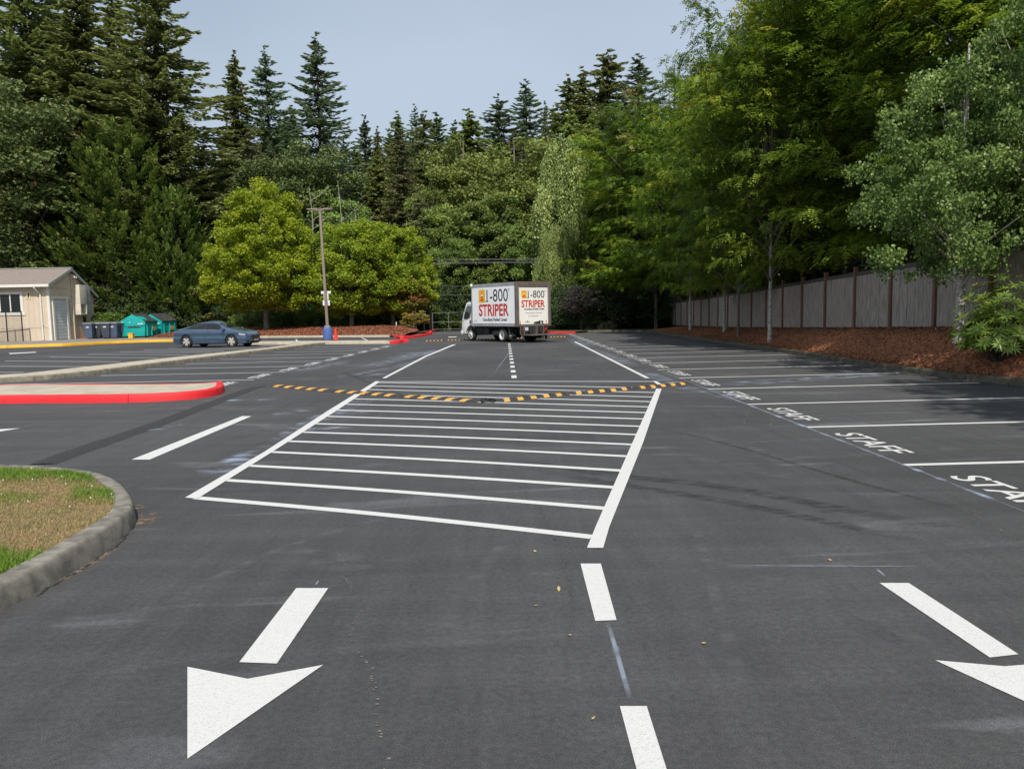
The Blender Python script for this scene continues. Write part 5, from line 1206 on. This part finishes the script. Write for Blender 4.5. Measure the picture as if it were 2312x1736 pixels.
def sprays(H, R, ncl, nl, L0=.30, W0=.13):
    """dense conical crown of plume shaped clusters reaching out and up"""
    u = rng.random(ncl)**1.25; a = rng.random(ncl)*6.283; prof = np.clip(1.02-u, .02, 1)**.46*np.clip(.62+u*2.2, 0, 1); rad = R*prof*(.50+.50*rng.random(ncl)**.5)*rng.uniform(.85, 1.1, ncl)
    cl = np.stack([np.cos(a)*rad, np.sin(a)*rad, H*(.02+.95*u)], 1); ax = np.stack([np.cos(a), np.sin(a), np.full(ncl, .55)+u*.9], 1)+rng.normal(0, .18, (ncl, 3)); ax /= np.linalg.norm(ax, axis=1)[:, None]
    s1 = np.cross(ax, [0, 0, 1.0]); s1 /= np.linalg.norm(s1, axis=1)[:, None]; s2 = np.cross(s1, ax); sz = rng.uniform(.7, 1.35, ncl)*(1-.35*u)
    per = rng.integers(0, ncl, nl); s = rng.uniform(-1, 1, nl); wdt = (1-.75*np.clip(s, -1, 1)*.5-.4)*.9
    la = rng.normal(0, .36, nl)*wdt; lb_ = rng.normal(0, .16, nl)*wdt
    pos = cl[per]+ax[per]*(s*sz[per]*1.05)[:, None]+s1[per]*(la*sz[per])[:, None]+s2[per]*(lb_*sz[per]+.22*s*s*sz[per])[:, None]
    dd = ax[per]+s1[per]*(la*1.6)[:, None]+rng.normal(0, .22, (nl, 3)); nn = s2[per]+rng.normal(0, .4, (nl, 3)); LL = L0*rng.uniform(.6, 1.3, nl)
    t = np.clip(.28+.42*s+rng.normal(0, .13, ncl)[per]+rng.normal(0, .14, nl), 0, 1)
    limbs = [[(0, 0, max(.3, cl[k][2]-rad[k]*.5)), tuple(cl[k]*[.5, .5, 1]-np.array([0, 0, rad[k]*.28])), tuple(cl[k])] for k in range(0, ncl, 8)]
    return dict(c=pos, d=dd, n=nn, L=LL, W=LL*W0/L0, t=t, limbs=limbs, H=H)
def make_tree(name, g, lm, bm_, tr, label, cat='tree', group=None, lean=0, limb_r=.035, trunk_top=.96, forks=None, trunks=None):
    root = empty(name, (0, 0, 0), 0, label, cat, group); H = g['H']
    mb = MB(); 
    for (bx_, by_, ln) in (trunks or [(0, 0, 0)]):
        pts = [(bx_+ln*z/H*(1 if z > 0 else 1)+.05*tr*math.sin(z*.7+bx_), by_+.04*tr*math.sin(z*.9), z) for z in np.linspace(-.3, H*trunk_top, 14)]
        rad = [tr*(1.35 if i == 0 else 1)*(1-.92*(i/13)**.9)+.015 for i in range(14)]; mb.tube(pts, rad, 9)
    mb.build('trunk', bm_, root, smooth=True)
    lb = MB()
    for l in g['limbs']: r0 = limb_r*(1.6 if len(g['limbs']) < 60 else .9)*(H/14); lb.tube(l, [r0, r0*.6, r0*.2], 5)
    if lb.v: lb.build('limbs', bm_, root)
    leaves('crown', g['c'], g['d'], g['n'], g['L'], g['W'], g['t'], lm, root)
    return root

LM = dict(
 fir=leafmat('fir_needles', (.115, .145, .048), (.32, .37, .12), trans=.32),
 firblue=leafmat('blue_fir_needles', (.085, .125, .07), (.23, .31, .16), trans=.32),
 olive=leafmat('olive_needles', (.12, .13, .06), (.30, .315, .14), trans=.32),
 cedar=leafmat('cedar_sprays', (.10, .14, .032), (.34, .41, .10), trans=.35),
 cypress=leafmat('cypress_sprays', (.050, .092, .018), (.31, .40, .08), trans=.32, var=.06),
 maple=leafmat('maple_leaves', (.15, .25, .018), (.42, .50, .03), (.56, .50, .05), trans=.42, var=.05),
 maple2=leafmat('green_maple_leaves', (.15, .25, .022), (.40, .48, .04), (.55, .50, .06), trans=.42, var=.05),
 orange=leafmat('turning_leaves', (0.144, 0.156, 0.036), (0.504, 0.204, 0.060), trans=.3, var=.1),
 yelgr=leafmat('turning_shrub_leaves', (0.144, 0.192, 0.036), (0.504, 0.336, 0.072), trans=.3, var=.1),
 locust=leafmat('locust_leaflets', (.055, .115, .014), (.32, .45, .045), (.58, .52, .06), trans=.42, var=.12),
 locustd=leafmat('dry_locust_leaflets', (0.072, 0.109, 0.026), (0.232, 0.290, 0.058), (0.435, 0.246, 0.102), trans=.3, var=.12),
 birch=leafmat('birch_leaves', (.06, .115, .022), (.24, .335, .09), trans=.35, rough=.4, var=.05),
 weep=leafmat('weeping_leaves', (0.174, 0.232, 0.065), (0.435, 0.493, 0.174), trans=.3),
 alder=leafmat('alder_leaves', (.08, .14, .03), (.26, .35, .08), trans=.35),
 madrona=leafmat('madrona_leaves', (.07, .11, .034), (.19, .245, .075), (.32, .17, .07), trans=.25),
 shrub=leafmat('shrub_leaves', (0.058, 0.123, 0.023), (0.217, 0.319, 0.058), (0.464, 0.478, 0.087), trans=.3, var=.2),
 darkshrub=leafmat('dark_shrub_leaves', (0.029, 0.052, 0.020), (0.087, 0.131, 0.041), trans=.2, var=.2),
 smoke=leafmat('smoke_tree_leaves', (.030, .028, .024), (.085, .07, .06), trans=.1),
 rhodo=leafmat('rhododendron_leaves', (0.072, 0.144, 0.022), (0.240, 0.348, 0.054), (0.600, 0.264, 0.024), trans=.2, rough=.3, var=0),
)
V = {}   # prototypes; each is placed by its first use
def proto(key, fn): V[key] = [fn, None]
def L6(l): return l
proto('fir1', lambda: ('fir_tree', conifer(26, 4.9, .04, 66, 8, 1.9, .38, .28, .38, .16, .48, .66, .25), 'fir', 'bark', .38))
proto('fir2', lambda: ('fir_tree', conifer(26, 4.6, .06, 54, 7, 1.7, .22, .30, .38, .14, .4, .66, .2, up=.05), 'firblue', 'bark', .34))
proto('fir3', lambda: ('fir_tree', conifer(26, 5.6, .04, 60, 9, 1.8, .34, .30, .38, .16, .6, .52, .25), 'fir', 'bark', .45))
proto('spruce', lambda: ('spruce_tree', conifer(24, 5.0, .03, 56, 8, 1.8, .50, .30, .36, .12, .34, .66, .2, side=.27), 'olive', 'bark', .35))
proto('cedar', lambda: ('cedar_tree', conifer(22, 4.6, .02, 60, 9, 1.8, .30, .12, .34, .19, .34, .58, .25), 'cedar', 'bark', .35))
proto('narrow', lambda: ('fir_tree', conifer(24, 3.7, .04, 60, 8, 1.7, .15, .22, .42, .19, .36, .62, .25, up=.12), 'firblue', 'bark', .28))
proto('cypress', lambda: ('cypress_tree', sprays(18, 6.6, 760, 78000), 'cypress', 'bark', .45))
def blobs(H, R, n, z0=.3, sc=.5, top=1.0):
    out = []
    for i in range(n):
        z = H*(z0+(top-z0-.12)*(i+.5)/n); w_ = math.sin(PI*min(1, max(.12, (z/H-z0*.6)/(1.05-z0*.6))))**.6; a = i*2.4
        out.append((math.cos(a)*R*w_*.45, math.sin(a)*R*w_*.45, z, R*w_*sc*1.15, R*w_*sc*1.15, H*.13))
    return out
proto('maple', lambda: ('maple_tree', broad(12.4, [(0, 0, 6.2, 4.1, 4.1, 4.6), (0, 0, 9.2, 2.9, 2.9, 2.9), (-1.2, -1, 4.2, 3.4, 3.2, 2.5), (1.6, .5, 4.3, 3.0, 3.0, 2.6)], 560, 100000, (.32, .8), .17, .75, .25, .85, .55, .72, tscat=.15), 'maple', 'barkgrey', .2))
proto('maple2', lambda: ('maple_tree', broad(9.6, [(0, 0, 5.1, 3.5, 3.5, 4.1), (-.8, -.5, 3.5, 3.0, 3.0, 2.3), (.8, .5, 6.4, 2.6, 2.6, 2.8)], 450, 72000, (.30, .72), .165, .75, .2, .85, .55, .72, tscat=.15), 'maple2', 'barkgrey', .18))
proto('alder', lambda: ('alder_tree', broad(14, blobs(14, 4.4, 11, .06), 230, 42000, (.5, 1.25), .25, .55, .3, .8, .6, .6), 'alder', 'barkgrey', .2))
proto('madrona', lambda: ('madrona_tree', broad(15, blobs(15, 5.0, 10, .1), 170, 36000, (.6, 1.4), .25, .5, .1, .6, .8, .6), 'madrona', 'bark', .25))
proto('cottonwood', lambda: ('cottonwood_tree', broad(15, blobs(15, 3.6, 12, .06), 210, 40000, (.5, 1.1), .22, .7, .5, .8, .5, .6), 'cedar', 'barkgrey', .22))
proto('weep', lambda: ('weeping_birch', strands(17, 2.7, 1500, 30, .2, .98, 1, 1.6, 4.5, .1), 'weep', 'barkgrey', .18))
lobA = [(0, 0, 8.5, 3.6, 3.6, 4.0), (-1.0, -2.0, 5.6, 3.4, 3.2, 2.6), (.5, 1.8, 6.5, 3.2, 3.2, 2.9), (-1.2, 1.0, 10.6, 2.6, 2.8, 2.6), (1.8, -1, 10.2, 2.6, 2.6, 2.4), (-2.4, -.5, 3.4, 2.0, 2.4, 1.1), (.6, .5, 3.3, 2.6, 2.8, 1.1)]
lobB = [(0, 0, 7.5, 3.4, 3.8, 3.8), (-1.8, -1.2, 3.7, 2.9, 3.0, 1.6), (1, 1, 3.4, 2.4, 2.4, 1.1), (-.5, 2.2, 6.0, 3.0, 2.8, 2.6), (.5, 0, 11.0, 2.4, 2.4, 2.5), (-1.0, -.2, 9.4, 2.9, 2.9, 2.2)]
proto('locust', lambda: ('locust_tree', fronds(13, lobA, 380, 14500, (.6, 1.3), .36, 9, .066, .10, .09, .5, tscat=.26), 'locust', 'barkgrey', .085))
proto('locust2', lambda: ('locust_tree', fronds(13, lobB, 340, 13500, (.6, 1.3), .38, 9, .066, .10, .09, .5, tscat=.26), 'locust', 'barkgrey', .08))
proto('locustdry', lambda: ('locust_tree', fronds(15, blobs(15, 4.6, 11, .2), 300, 13000, (.6, 1.4), .42, 9, .085, .125, .10, .5, tscat=.26), 'locustd', 'barkgrey', .2))
proto('birch', lambda: ('birch_tree', broad(8.6, [(0, 0, 5.2, 2.2, 2.2, 2.9), (-.6, -.8, 3.5, 2.1, 2.0, 1.7), (.3, .3, 7.0, 1.3, 1.3, 1.4), (-1.5, .2, 4.4, 1.5, 1.5, 1.3), (-1.3, -.2, 2.4, 1.7, 1.5, .7), (1.0, -.4, 4.4, 1.5, 1.5, 2.0)], 270, 42000, (.20, .50), .088, .5, 1.0, .82, .45, .5, tscat=.22), 'birch', 'barkwhite', .11))
proto('shrub', lambda: ('shrub', broad(2.6, [(0, 0, 1.2, 1.5, 1.2, 1.2), (.8, .2, .9, 1.0, 1.0, .9), (-.8, -.2, .8, 1.0, 1.0, .8)], 110, 8500, (.2, .5), .12, .7, .1, .7, .7, .6), 'shrub', 'bark', .04))
proto('darkshrub', lambda: ('shrub', broad(3.4, [(0, 0, 1.6, 1.9, 1.7, 1.6), (.8, .4, 1.0, 1.5, 1.3, 1.0), (-.9, -.2, 1.2, 1.3, 1.3, 1.1)], 120, 9000, (.3, .6), .13, .7, .1, .7, .6, .6), 'darkshrub', 'bark', .05))
proto('orange', lambda: ('maple_tree', broad(4.8, [(0, 0, 3.0, 1.5, 1.5, 1.5), (.7, 0, 2.2, 1.1, 1.1, .8), (-.5, 0, 3.6, .9, .9, .8)], 100, 9000, (.25, .5), .12, .5, .1, .8, .7, .5, tscat=.3), 'orange', 'barkgrey', .07))
proto('yelgr', lambda: ('ornamental_maple', broad(2.2, [(0, 0, 1.2, 1.1, 1.0, .7), (.5, .2, .9, .8, .8, .5), (-.6, 0, .8, .7, .7, .5)], 60, 6000, (.18, .36), .09, .4, .1, .8, .8, .5, tscat=.25), 'yelgr', 'bark', .04))
proto('smoke', lambda: ('smoke_tree', broad(3.6, [(0, 0, 2.3, 1.5, 1.4, 1.1), (.8, 0, 2.0, 1.0, 1.0, .8), (-.8, .2, 1.9, 1.0, 1.0, .8)], 110, 11000, (.22, .5), .09, .7, .1, .7, .6, .5), 'smoke', 'bark', .07))

def place(key, px, Y, ytop, label, group=None, wscale=1.0, rz=None, zb=None, pybase=None, name=None, hmul=1):
    fn, r = V[key]
    x, _, zt = at(px, Y, ytop); zb = gz(x, Y)+.1 if zb is None else zb
    nm, H = None, None
    if r is None:
        nm, g, lm, bk, tr = fn(); r = make_tree(nm, g, LM[lm], MT[bk], tr, label, group=group); r['H'] = g['H']; V[key][1] = r; t = r; H = g['H']
    else:
        H = r['H']; t = dup(r, label=label, group=group)
        if group is None and 'group' in t: del t['group']
    s = (zt-zb)/H; t.location = (x, Y, zb); t.rotation_euler = (0, 0, rng.random()*6.28 if rz is None else rz); t.scale = (s*wscale, s*wscale, s)
    if 'H' in t: pass
    return t

# left conifers
T = [
 ('fir3', 40, 82, -160, 'dark fir at the far left edge, its top out of the photo', 1.0), ('fir1', 168, 80, -70, 'tall fir left of the tallest dark fir, behind the building', 1.25), ('fir2', 105, 88, -60, 'greyer fir between the two tall firs at the far left', 1.1),
 ('fir3', 338, 78, -75, 'tallest dark fir with heavy arms, above the big cypress', 1.12), ('fir1', 250, 92, -20, 'fir half hidden behind the tallest dark fir', 1.0),
 ('fir1', 527, 88, 130, 'left peak of the twin topped dark firs', .95), ('fir2', 598, 90, 118, 'right peak of the twin topped dark firs', 1.15), ('spruce', 560, 80, 300, 'olive green fir in front of the twin topped firs', 1.2),
 ('fir2', 713, 86, 88, 'open airy fir standing alone against the sky left of centre', 1.22),
 ('narrow', 823, 112, 272, 'small pointed fir top in the skyline gap, left one', .9), ('fir1', 851, 108, 296, 'small ragged fir top in the skyline gap, right one', .8), ('narrow', 878, 125, 300, 'tiny far fir in the lowest dip of the skyline', 1.0),
 ('fir1', 898, 112, 262, 'rounded fir top right of the skyline dip', 1.1), ('fir2', 937, 104, 246, 'slim fir top just right of the rounded one', .9), ('fir3', 956, 100, 262, 'dark drooping fir in the middle of the wood', .9), ('narrow', 986, 110, 266, 'blunt dark fir beside the dark drooping fir', 1.3), ('narrow', 1026, 118, 284, 'low far fir left of the yellow green cedar', 1.2),
 ('cedar', 1060, 92, 258, 'broad yellow green cedar in the middle of the wood', 1.25), ('fir2', 1125, 104, 226, 'broad blue green fir right of the yellow green cedar', 1.7), ('fir2', 1187, 108, 190, 'sharply pointed blue grey fir, middle of the skyline', 1.35),
 ('narrow', 1231, 116, 240, 'thin yellowish spire between two dark firs', .6), ('fir1', 1250, 108, 250, 'low dark fir right of the thin spire', 1.0), ('fir1', 1284, 100, 182, 'dark fir, first of the four dark peaks at right of centre', 1.35), ('fir1', 1316, 102, 164, 'slender dark fir, second of the four dark peaks', 1.15),
 ('fir3', 1371, 98, 126, 'tallest and widest of the four dark peaks at right of centre', 1.15), ('fir2', 1442, 96, 134, 'pointed fir, last of the four dark peaks before the locusts', 1.5), ('cedar', 1287, 94, 246, 'small golden cedar below the dark peaks', .7), ('cedar', 1337, 90, 256, 'brownish half bare cedar right of the weeping birch', .8), ('fir2', 1393, 88, 228, 'pale blue green young fir below the tallest dark peak', .9),
 ('spruce', 905, 82, 300, 'large olive spruce with drooping arms in the centre of the wood', 1.15), ('spruce', 945, 78, 430, 'lower olive spruce above the right hand maple', 1.0),
 ('fir1', 800, 92, 330, 'dark fir behind the right hand maple', 1.2), ('cedar', 850, 86, 350, 'pale cedar behind the lamp side maples', 1.0), ('fir3', 455, 84, 330, 'dark fir between cypress and first maple', 1.0), ('fir1', 660, 94, 250, 'fir behind the gap left of the lone airy fir', 1.1),
]
for key, px, Y, yt, lab, ws in T: place(key, px, Y, yt, lab, wscale=ws)
# broadleaf middle band
Tb = [('madrona', 30, 74, 170, 'reddish broad leaved tree at the far left edge', 1.1), ('madrona', 690, 80, 300, 'grey green madrona left of the lone airy fir', 1.0), ('alder', 745, 76, 420, 'dark round alder behind the lamp post top', .9), ('madrona', 620, 78, 330, 'second madrona above the first maple', 1.0),
 ('cottonwood', 1045, 84, 300, 'yellow green cottonwood below the cedar', 1.2), ('alder', 1095, 78, 430, 'mid green alder above the truck', 1.0), ('cottonwood', 1160, 88, 300, 'olive broad leaved tree left of the weeping birch', 1.25), ('alder', 1180, 76, 500, 'round dark green alder right above the truck box', .95), ('alder', 1020, 76, 520, 'mid green alder left of the truck', 1.0),
 ('weep', 1272, 70, 300, 'tall pale weeping birch right of the truck', 1.15), ('weep', 1250, 67, 500, 'lower weeping birch in front of the tall one', 1.2), ('cottonwood', 975, 80, 420, 'cottonwood behind the power cables', 1.0), ('alder', 1350, 78, 330, 'alder at the back of the right hand trees', 1.0), ('cottonwood', 1210, 90, 380, 'cottonwood behind the weeping birch', 1.0)]
for key, px, Y, yt, lab, ws in Tb: place(key, px, Y, yt, lab, wscale=ws)
# the big cypress, maples
place('cypress', 262, 74.5, 268, 'huge dark green cypress behind the dumpsters', wscale=1.16, zb=.3)
place('cypress', 390, 73, 420, 'lower right shoulder of dark cypress beside the first maple', wscale=.95, zb=.3)
place('cypress', 110, 79, 400, 'dark cypress peeking over the building roof', wscale=1.0, zb=.3)
place('maple', 585, 64.5, 405, 'bright yellow green maple, largest, left of the lamp post', wscale=1.05, zb=.6)
place('maple2', 785, 65, 487, 'bright yellow green maple right beside the lamp post', wscale=1.12, zb=.6)
place('maple2', 880, 67, 492, 'yellow green maple furthest right of the three', wscale=1.05, zb=.5, rz=2.0)
place('orange', 930, 65.5, 612, 'small maple turning orange left of the gate', zb=.45)
place('yelgr', 938, 63.5, 694, 'low golden ornamental maple at the tip of the mulch bed', zb=.4, wscale=1.3)
place('smoke', 1312, 60, 640, 'dark purplish round smoke tree right of the truck', zb=.12, wscale=1.25); place('smoke', 1356, 61, 650, 'purplish smoke tree beside the large boulder', zb=.12, wscale=1.2)
# locusts and birches along the right fence
RT = [('locust', 1559, 47, 250, 'locust tree with thin white trunk at the far end of the wooden fence', .8, .35), ('locust2', 1639, 39, 170, 'locust tree with thick pale trunk in front of the fence', .85, .5), ('locust2', 1672, 35.5, 120, 'locust tree with a leaning dark trunk beside the thick pale one', .7, .5),
      ('locust', 1748, 30.5, -70, 'locust tree with spotted white trunk in the middle of the fence', .72, .55)]
whites = []
for key, px, Y, yt, lab, ws, zb in RT:
    t = place(key, px, Y, yt, lab, wscale=ws, zb=zb)
    if px in (1639, 1748, 1559):
        whites.append(t)
RT2 = [('locustdry', 1523, 62, 122, 'brownish topped locust at the left of the right hand trees', 1.0, .3), ('locust2', 1425, 66, 270, 'bright green locust above the smoke trees', .85, .2), ('locust', 1480, 60, 250, 'locust between bright green one and brownish topped one', 1.05, .3), ('locust', 1375, 72, 330, 'low locust at the end of the stalls', 1.0, .2), ('locust2', 1345, 70, 450, 'small locust overhanging the smoke trees', 1.1, .2),
       ('locust', 1610, 52, 150, 'tall locust behind the far end of the fence', .8, .4), ('locustdry', 1735, 42, -60, 'yellowing locust behind the fence', .62, .5), ('locust2', 1850, 36, -140, 'tall locust behind the spotted white trunk', .8, .6), ('locust', 1930, 31, -220, 'tall locust behind the fence, top out of the photo', 1.05, .7), ('locust2', 2080, 27, -260, 'locust behind the near birch', 1.1, .8), ('locust', 2260, 23.5, -330, 'locust at the right edge behind the fence', 1.05, .9), ('locust2', 2440, 21, -400, 'locust just outside the right edge', 1.05, 1.0), ('alder', 1520, 70, 380, 'alder deep behind the far end of the fence', 1.0, .3), ('alder', 1640, 55, 300, 'alder behind the middle of the fence', 1.0, .5), ('alder', 1850, 42, 200, 'alder deep behind the fence', 1.0, .6), ('alder', 2100, 36, 150, 'alder deep behind the near birch', 1.0, .8)]
for key, px, Y, yt, lab, ws, zb in RT2: place(key, px, Y, yt, lab, wscale=ws, zb=zb)
place('birch', 2190, 17.9, 70, 'near birch with pale silvery leaves in front of the fence', zb=.95, wscale=1.14, rz=.4)
place('birch', 2390, 17.0, -60, 'second birch at the right edge of the photo', zb=.95, wscale=1.0, rz=2.4)
for t in whites:
    for c_ in t.children:
        if c_.name.startswith('trunk'): c_.material_slots[0].link = 'OBJECT'; c_.material_slots[0].material = MT['barkwhite']
# trees outside the right edge that shade bank and stalls
for x_, y_, key, s_ in ((11.6, 4.2, 'locust2', .95),):
    t = dup(V[key][1], (x_, y_, 1.0), rng.random()*6, s_, 'locust standing just beyond the right edge of the photo'); 
# undergrowth
def bush_row(key, n, xr, yr, hr, label, group):
    for i in range(n):
        x, y = rng.uniform(*xr), rng.uniform(*yr); fn, r = V[key]
        if r is None:
            nm, g, lm, bk, tr = fn(); r = make_tree(nm, g, LM[lm], MT[bk], tr, label, 'shrub', group, limb_r=.05); r['H'] = g['H']; V[key][1] = r; t = r
        else: t = dup(r, label=label, group=group)
        s = rng.uniform(*hr)/r['H']; t.location = (x, y, gz(x, y)+.05); t.rotation_euler = (0, 0, rng.random()*6.28); t.scale = (s*rng.uniform(1, 1.5), s*rng.uniform(1, 1.5), s); t['category'] = 'shrub'
for i in range(17): bush_row('shrub', 1, (-25+i*1.1, -24.4+i*1.1), (69.8, 72), (2.0, 2.9), 'green ivy covered shrub behind the black chain link fence', 'shrubs behind the chain link fence')
bush_row('darkshrub', 26, (-40, -4), (73, 80), (3, 5), 'dark shrub deep under the wood on the left', 'dark undergrowth behind the maples')
bush_row('shrub', 16, (-8, 6), (70, 74), (1.6, 2.6), 'bright green bramble bush beyond the gate', 'bramble bushes beyond the gate')
bush_row('darkshrub', 14, (-8, 8), (75, 80), (3, 5.5), 'dark shrub behind the brambles beyond the gate', 'dark undergrowth beyond the gate')
bush_row('darkshrub', 20, (4, 14), (60.5, 74), (2.2, 4), 'dark shrub under the trees at the end of the stalls', 'undergrowth at the end of the stalls')
for i in range(16):
    y = 20+i*2.8; bush_row('darkshrub', 1, (15.0+.02*y, 16.5+.03*y), (y-1, y+1), (2.6, 4.2), 'dark shrub just behind the wooden fence', 'undergrowth behind the wooden fence')
for i in range(10):
    y = 24+i*4.5; bush_row('darkshrub', 1, (18, 26), (y-1, y+1), (4, 6), 'dark shrub deeper behind the wooden fence', 'deep undergrowth behind the wooden fence')
bush_row('darkshrub', 10, (-44, -30), (68, 72), (3, 5), 'dark shrub behind the beige building', 'undergrowth behind the building')
x, _, _ = at(252, 66, 760); bush_row('shrub', 2, (x-.6, x+.6), (65, 66), (2.0, 2.4), 'light green shrub between bins and cypress', 'shrubs behind the bins')
# far backing trees filling the wood
fill = 'fir deep in the wood, hidden between the nearer trees'
k = 0
for Yr, n, h0, h1 in ((100, 20, 16, 21), (118, 22, 17, 22), (140, 22, 18, 23)):
    for i in range(n):
        x = -75+150*(i+rng.random())/n*(Yr/118); y = Yr+rng.uniform(-6, 6); key = ['fir1', 'narrow', 'fir3', 'spruce'][rng.integers(4)]
        u = proj((x, y, 10))[0]
        mx_ = np.interp(u, [0, 420, 640, 830, 1000, 1250, 1450, 1700], [30, 24, 18, 300, 300, 300, 300, 300]); lim = np.interp(u, [0, 300, 480, 640, 700, 830, 900, 1000, 1100, 1200, 1300, 1450, 1600], [60, 150, 260, 260, 290, 330, 310, 320, 300, 290, 260, 230, 150])
        zt = at(u, y, lim+rng.uniform(0, 60))[2]; s = max(6, zt-gz(x, y))/V[key][1]['H']
        dup(V[key][1], (x, y, gz(x, y)), rng.random()*6, (s*1.1, s*1.1, s), fill, 'firs deep in the wood')
for o in list(bpy.data.objects):
    if 'H' in o: del o['H']
# bare snags
def snag(px, Y, ybase, ytop, lab, br):
    x, _, zt = at(px, Y, ytop); H = zt; root = empty('dead_tree', (x, Y, 0), 0, lab, 'dead tree', 'bare dead trees'); m = mat('bleached_wood', (.42, .39, .34), (.3, .28, .24), scale=5, rough=.9)
    MB().tube([(.1*math.sin(z*.8), 0, z) for z in np.linspace(0, H, 12)], [.09*(1-.85*i/11) for i in range(12)], 6).build('trunk', m, root)
    mb = MB()
    for i in range(br):
        z = H*(.55+.42*random.random()); a = random.random()*6.28; L = random.uniform(.8, 2.2); mb.tube([(0, 0, z), (math.cos(a)*L*.5, math.sin(a)*L*.5, z+L*.3), (math.cos(a)*L, math.sin(a)*L, z+L*.75)], [.025, .017, .007], 5)
    mb.build('branches', m, root)
snag(765, 70, 740, 408, 'taller bleached bare tree between the maples', 10); snag(700, 70, 740, 420, 'thinner bare stem above the lamp head', 6); snag(800, 71, 740, 468, 'low spreading bare branches above the right hand maple', 14)
# rhododendron: whorls of long leaves
def rhodo():
    q = at(2248, 16.4, 762); root = empty('rhododendron', (q[0], 16.2, float(bank(np.array(q[0]), np.array(16.2)))+.12), 0, 'glossy rhododendron bush with long leaves and a few orange ones, right edge', 'shrub')
    nw = 300; v = rdir(nw); v[:, 2] = np.abs(v[:, 2]+.25)-.12; cc = v*np.array([.9, .9, 1.15])*rng.uniform(.55, 1, nw)[:, None]+[0, 0, .2]; c, d, n_, t = [], [], [], []
    for i in range(nw):
        ax = v[i]+[0, 0, .5]; ax /= np.linalg.norm(ax); k = 11; a = np.arange(k)*6.283/k+rng.random(); e1 = np.cross(ax, [.3, .9, .1]); e1 /= np.linalg.norm(e1); e2 = np.cross(ax, e1)
        dd = e1[None]*np.cos(a)[:, None]+e2[None]*np.sin(a)[:, None]+ax[None]*rng.uniform(-.15, .35, k)[:, None]
        c.append(cc[i]+dd*.085); d.append(dd); n_.append(np.tile(ax, (k, 1))+dd*-.3+rng.normal(0, .15, (k, 3))); t.append(np.where(rng.random(k) < .025, 1.0, rng.uniform(.1, .8, k)))
    c, d, n_, t = map(np.concatenate, (c, d, n_, t)); n = len(c)
    leaves('foliage', c, d, n_, rng.uniform(.13, .19, n), rng.uniform(.03, .042, n), t, LM['rhodo'], root)
    mb = MB()
    for i in range(0, nw, 5): mb.tube([(0, 0, -.3), tuple(cc[i]*[.5, .5, .4]), tuple(cc[i])], [.018, .012, .006], 5)
    mb.build('stems', MT['bark'], root); root.scale = (1.12, 1.12, 1.12)
rhodo()
